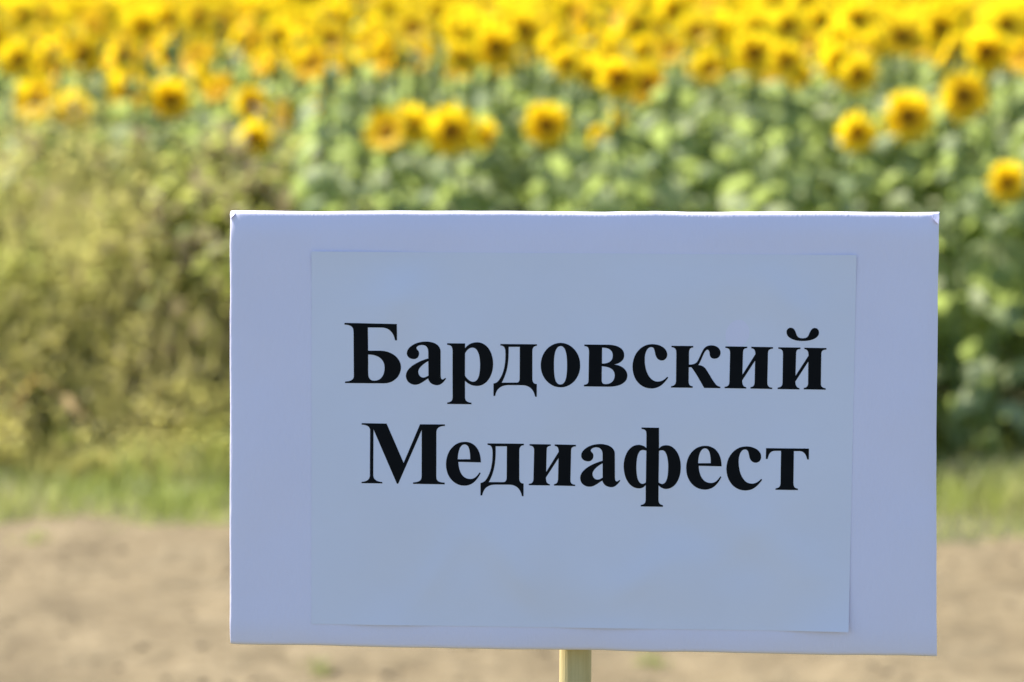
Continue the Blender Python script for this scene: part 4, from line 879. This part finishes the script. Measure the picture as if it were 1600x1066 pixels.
blades("meadow_grass", sp, M_DRY, "tall half-dry meadow grass between the road and the sunflowers at left")

def ground_cover():
    """small leaves of the low plants that fill the bank: nobody could count them"""
    V = []; Fc = []; tint = []
    while len(Fc) < 64000:
        x = random.uniform(-3.4, 0.0); y = random.uniform(13.75, 15.3)
        if random.random() > weed_zone(x, y) * (0.75 + 0.35 * patchy(x, y, 2.6, 31)): continue
        m = mound(y) * (1 + 0.3 * patchy(x, y, 1.7, 41) + 0.16 * patchy(x, y, 5.5, 47))
        if random.random() > 0.5 + 0.8 * patchy(x, y, 4.5, 77): continue
        z = m * (1 - 0.75 * random.random() ** 1.5)
        L = random.uniform(.018, .042); w = L * random.uniform(.22, .42)
        M = Matrix.Translation((x, y, z)) @ Matrix.Rotation(random.random() * 6.28, 3, 'Z').to_4x4() @ Matrix.Rotation(random.gauss(0, .6), 4, 'Y') @ Matrix.Rotation(random.gauss(0, .5), 4, 'X')
        b = len(V)
        V += [M @ Vector(p) for p in ((0, 0, 0), (L * .45, -w, .005), (L * .5, 0, -.002), (L * .45, w, .005), (L, 0, -L * .15))]
        Fc += [(b, b + 1, b + 2), (b, b + 2, b + 3), (b + 1, b + 4, b + 2), (b + 2, b + 4, b + 3)]
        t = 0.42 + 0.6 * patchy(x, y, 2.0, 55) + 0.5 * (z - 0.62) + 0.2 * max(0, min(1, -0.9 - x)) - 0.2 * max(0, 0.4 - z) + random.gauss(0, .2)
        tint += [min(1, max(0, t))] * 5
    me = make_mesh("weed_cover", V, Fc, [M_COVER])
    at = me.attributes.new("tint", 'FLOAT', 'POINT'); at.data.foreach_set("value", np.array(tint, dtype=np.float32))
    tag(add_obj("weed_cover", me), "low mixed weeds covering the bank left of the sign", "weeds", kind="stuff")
ground_cover()
sp = []
for _ in range(12000):                      # near side of the road, out of the photograph's frame
    x = random.uniform(-4.5, 4.5); y = 8.0 - 3.5 * random.random() ** 1.5
    sp.append((x, y, random.uniform(.04, .14), random.uniform(.005, .01), random.uniform(.2, .9), random.random() * 6.28, min(1, max(0, random.gauss(.45, .2)))))
blades("near_grass", sp, M_GRASS, "short grass on the near side of the dirt road")

# leafy weeds: stem with side shoots, foliage and a plumy seed top
def weed_template(seed, H, leafn, seedy):
    rr = random.Random(seed)
    gs = Geo(); gl = Geo(); gp = Geo()
    def shoot(p0, d, L, r0, depth):
        pts = [Vector(p0)]; dd = Vector(d).normalized()
        for k in range(5):
            dd = (dd + Vector((rr.uniform(-.12, .12), rr.uniform(-.12, .12), 0.08))).normalized()
            pts.append(pts[-1] + dd * L / 5)
        gs.tube(pts, [r0 * (1 - .14 * k) for k in range(6)], 5)
        n = leafn if depth == 0 else leafn // 2
        for k in range(n):
            t = rr.uniform(0.12, 1.0); q = t * 5; i = min(4, int(q)); p = pts[i].lerp(pts[i + 1], q - i)
            a = rr.random() * 6.28; L2 = rr.uniform(.045, .11) * (1.15 - .5 * t); w = L2 * rr.uniform(.18, .32)
            M = Matrix.Translation(p) @ Matrix.Rotation(a, 4, 'Z') @ Matrix.Rotation(rr.uniform(-.9, .35), 4, 'Y') @ Matrix.Rotation(rr.uniform(-.5, .5), 4, 'X')
            gl.add([(0, 0, 0), (L2 * .4, -w, .006), (L2 * .45, 0, -.002), (L2 * .4, w, .006), (L2, 0, -L2 * .2)], [(0, 1, 2), (0, 2, 3), (1, 4, 2), (2, 4, 3)], 0, M)
        if seedy:
            for k in range(seedy):
                t = rr.uniform(0.62, 1.0); q = t * 5; i = min(4, int(q)); p = pts[i].lerp(pts[i + 1], q - i)
                a = rr.random() * 6.28; e = rr.uniform(.15, 1.2); L2 = rr.uniform(.015, .045)
                M = Matrix.Translation(p) @ Matrix.Rotation(a, 4, 'Z') @ Matrix.Rotation(-e, 4, 'Y')
                w = rr.uniform(.003, .006)
                gp.add([(0, 0, 0), (L2 * .5, w, 0), (L2, 0, 0), (L2 * .5, -w, 0), (L2 * .5, 0, w)], [(0, 1, 4), (1, 2, 4), (2, 3, 4), (3, 0, 4)], 0, M)
        if depth == 0:
            for k in range(7):
                t = rr.uniform(.3, .9); q = t * 5; i = min(4, int(q)); p = pts[i].lerp(pts[i + 1], q - i)
                a = rr.random() * 6.28
                shoot(p, (math.cos(a) * .75, math.sin(a) * .75, 1), L * (1 - t) * .55 + .1 * L, r0 * .5, 1)
    shoot((0, 0, 0), (rr.uniform(-.1, .1), rr.uniform(-.1, .1), 1), H, .006, 0)
    return dict(stem=gs.mesh("stem", [M_WSTEM]), leaf=gl.mesh("foliage", [M_WEED]), seed=gp.mesh("seed_head", [M_SEED]) if seedy else None)
WT = [weed_template(1, 1.05, 60, 0), weed_template(2, .95, 44, 26), weed_template(3, 1.1, 22, 60), weed_template(4, .9, 80, 0), weed_template(5, 1.0, 16, 75)]
spots = []
tries = 0
while len(spots) < 95 and tries < 8000:
    tries += 1
    x = random.uniform(-2.2, -0.1); y = random.uniform(13.85, 15.3)
    if random.random() > weed_zone(x, y): continue
    if any((a - x) ** 2 + (b - y) ** 2 < 0.13 ** 2 for a, b in spots): continue
    spots.append((x, y))
WL = [("green bushy weed with small leaves in the thicket left of the sign", "green bushy weeds at left"),
      ("weed with leaves and tan seed plumes in the thicket left of the sign", "part-seeded weeds at left"),
      ("tall dry weed with pinkish brown seed plumes in the thicket left of the sign", "dry plumed weeds at left")]
WK = [0, 1, 2, 0, 2]
for x, y in spots:
    k = random.choices(range(5), weights=(3, 2, 1.6, 3, 1.6) if x > -1.15 else (1.2, 2.2, 4, 1.2, 4))[0]
    o = empty("weed", (x, y, ground_at(x, y) - 0.01))
    o.rotation_euler = (random.gauss(0, .06), random.gauss(0, .06), random.random() * 6.28)
    s = random.uniform(.85, 1.12) * mound(y); o.scale = (s, s, s)
    tag(o, WL[WK[k]][0], "weed", WL[WK[k]][1])
    add_obj("stem", WT[k]["stem"], o); add_obj("foliage", WT[k]["leaf"], o)["kind"] = "stuff"
    if WT[k]["seed"]: add_obj("seed_head", WT[k]["seed"], o)["kind"] = "stuff"

# a pale dead leaf hanging on its stalk among the weeds
def dead_leaf():
    x, z = world_at(122, 634, 13.9)
    o = empty("dead_leaf", (x, 13.9, z)); tag(o, "pale dead leaf on a slanting dry stalk in the weeds at left", "leaf")
    g = Geo()
    V = []; Fc = []
    for i in range(7):
        t = i / 6; w = 0.034 * math.sin(math.pi * min(1, .12 + t * .88)) ** .8 if i < 6 else .002
        for u in (-1, -.4, .4, 1):
            V.append((-0.05 + t * .10, u * w * .3 - 0.06 + .01 * math.sin(t * 5), u * w * .85 + 0.035 - t * .08 + .004 * math.sin(t * 9)))
    for i in range(6):
        for k in range(3): Fc.append((i * 4 + k, i * 4 + k + 1, i * 4 + 5 + k, i * 4 + 4 + k))
    g.add(V, Fc); add_obj("blade", g.mesh("blade", [M_STRAW]), o)
    s = Geo(); s.tube([(-.05, -.06, .035), (-.10, -.03, .075), (-.17, .05, .11), (-.25, .1, .0), (-.27, .2, -z)], [.003, .003, .003, .0028, .003], 6)
    add_obj("stalk", s.mesh("stalk", [M_STRAW]), o)
dead_leaf()

# small tufts growing on the bare road
TU = [(497, 1052, "small green grass tuft on the road below the sign's left half"), (60, 858, "sparse grass tuft on the road at the far left"),
      (1012, 1038, "thin grass tuft on the road just right of the post"), (150, 760, "bright green grass tuft at the road edge at left"),
      (205, 735, "tall bright green grass tuft standing in the verge at left"), (1490, 790, "green grass tuft in the verge right of the sign"),
      (330, 812, "straw coloured grass tuft at the road edge beside the sign's left edge")]
for i, (px, py, lab) in enumerate(TU):
    a = (px - 800) / F_; b = (533 - py) / F_
    d = Vector((a, math.cos(PIT) + b * math.sin(PIT), -math.sin(PIT) + b * math.cos(PIT))); t = -CAM_H / d.z
    x, y = d.x * t, d.y * t
    big = {4: 2.4, 3: 1.4}.get(i, 1.0)
    S = [(random.gauss(0, .03), random.gauss(0, .03), random.uniform(.03, .09) * big, random.uniform(.004, .008), random.uniform(.2, 1), random.random() * 6.28,
          min(1, max(0, random.gauss(.4 if i != 6 else .95, .12)))) for _ in range(70 if i in (3, 4, 5) else 26)]
    me = blades("grass_tuft", S, M_GRASS, None, parent=1)
    o = add_obj("grass_tuft", me); o.location = (x, y, ground_at(x, y) - .005)
    tag(o, lab, "grass tuft")
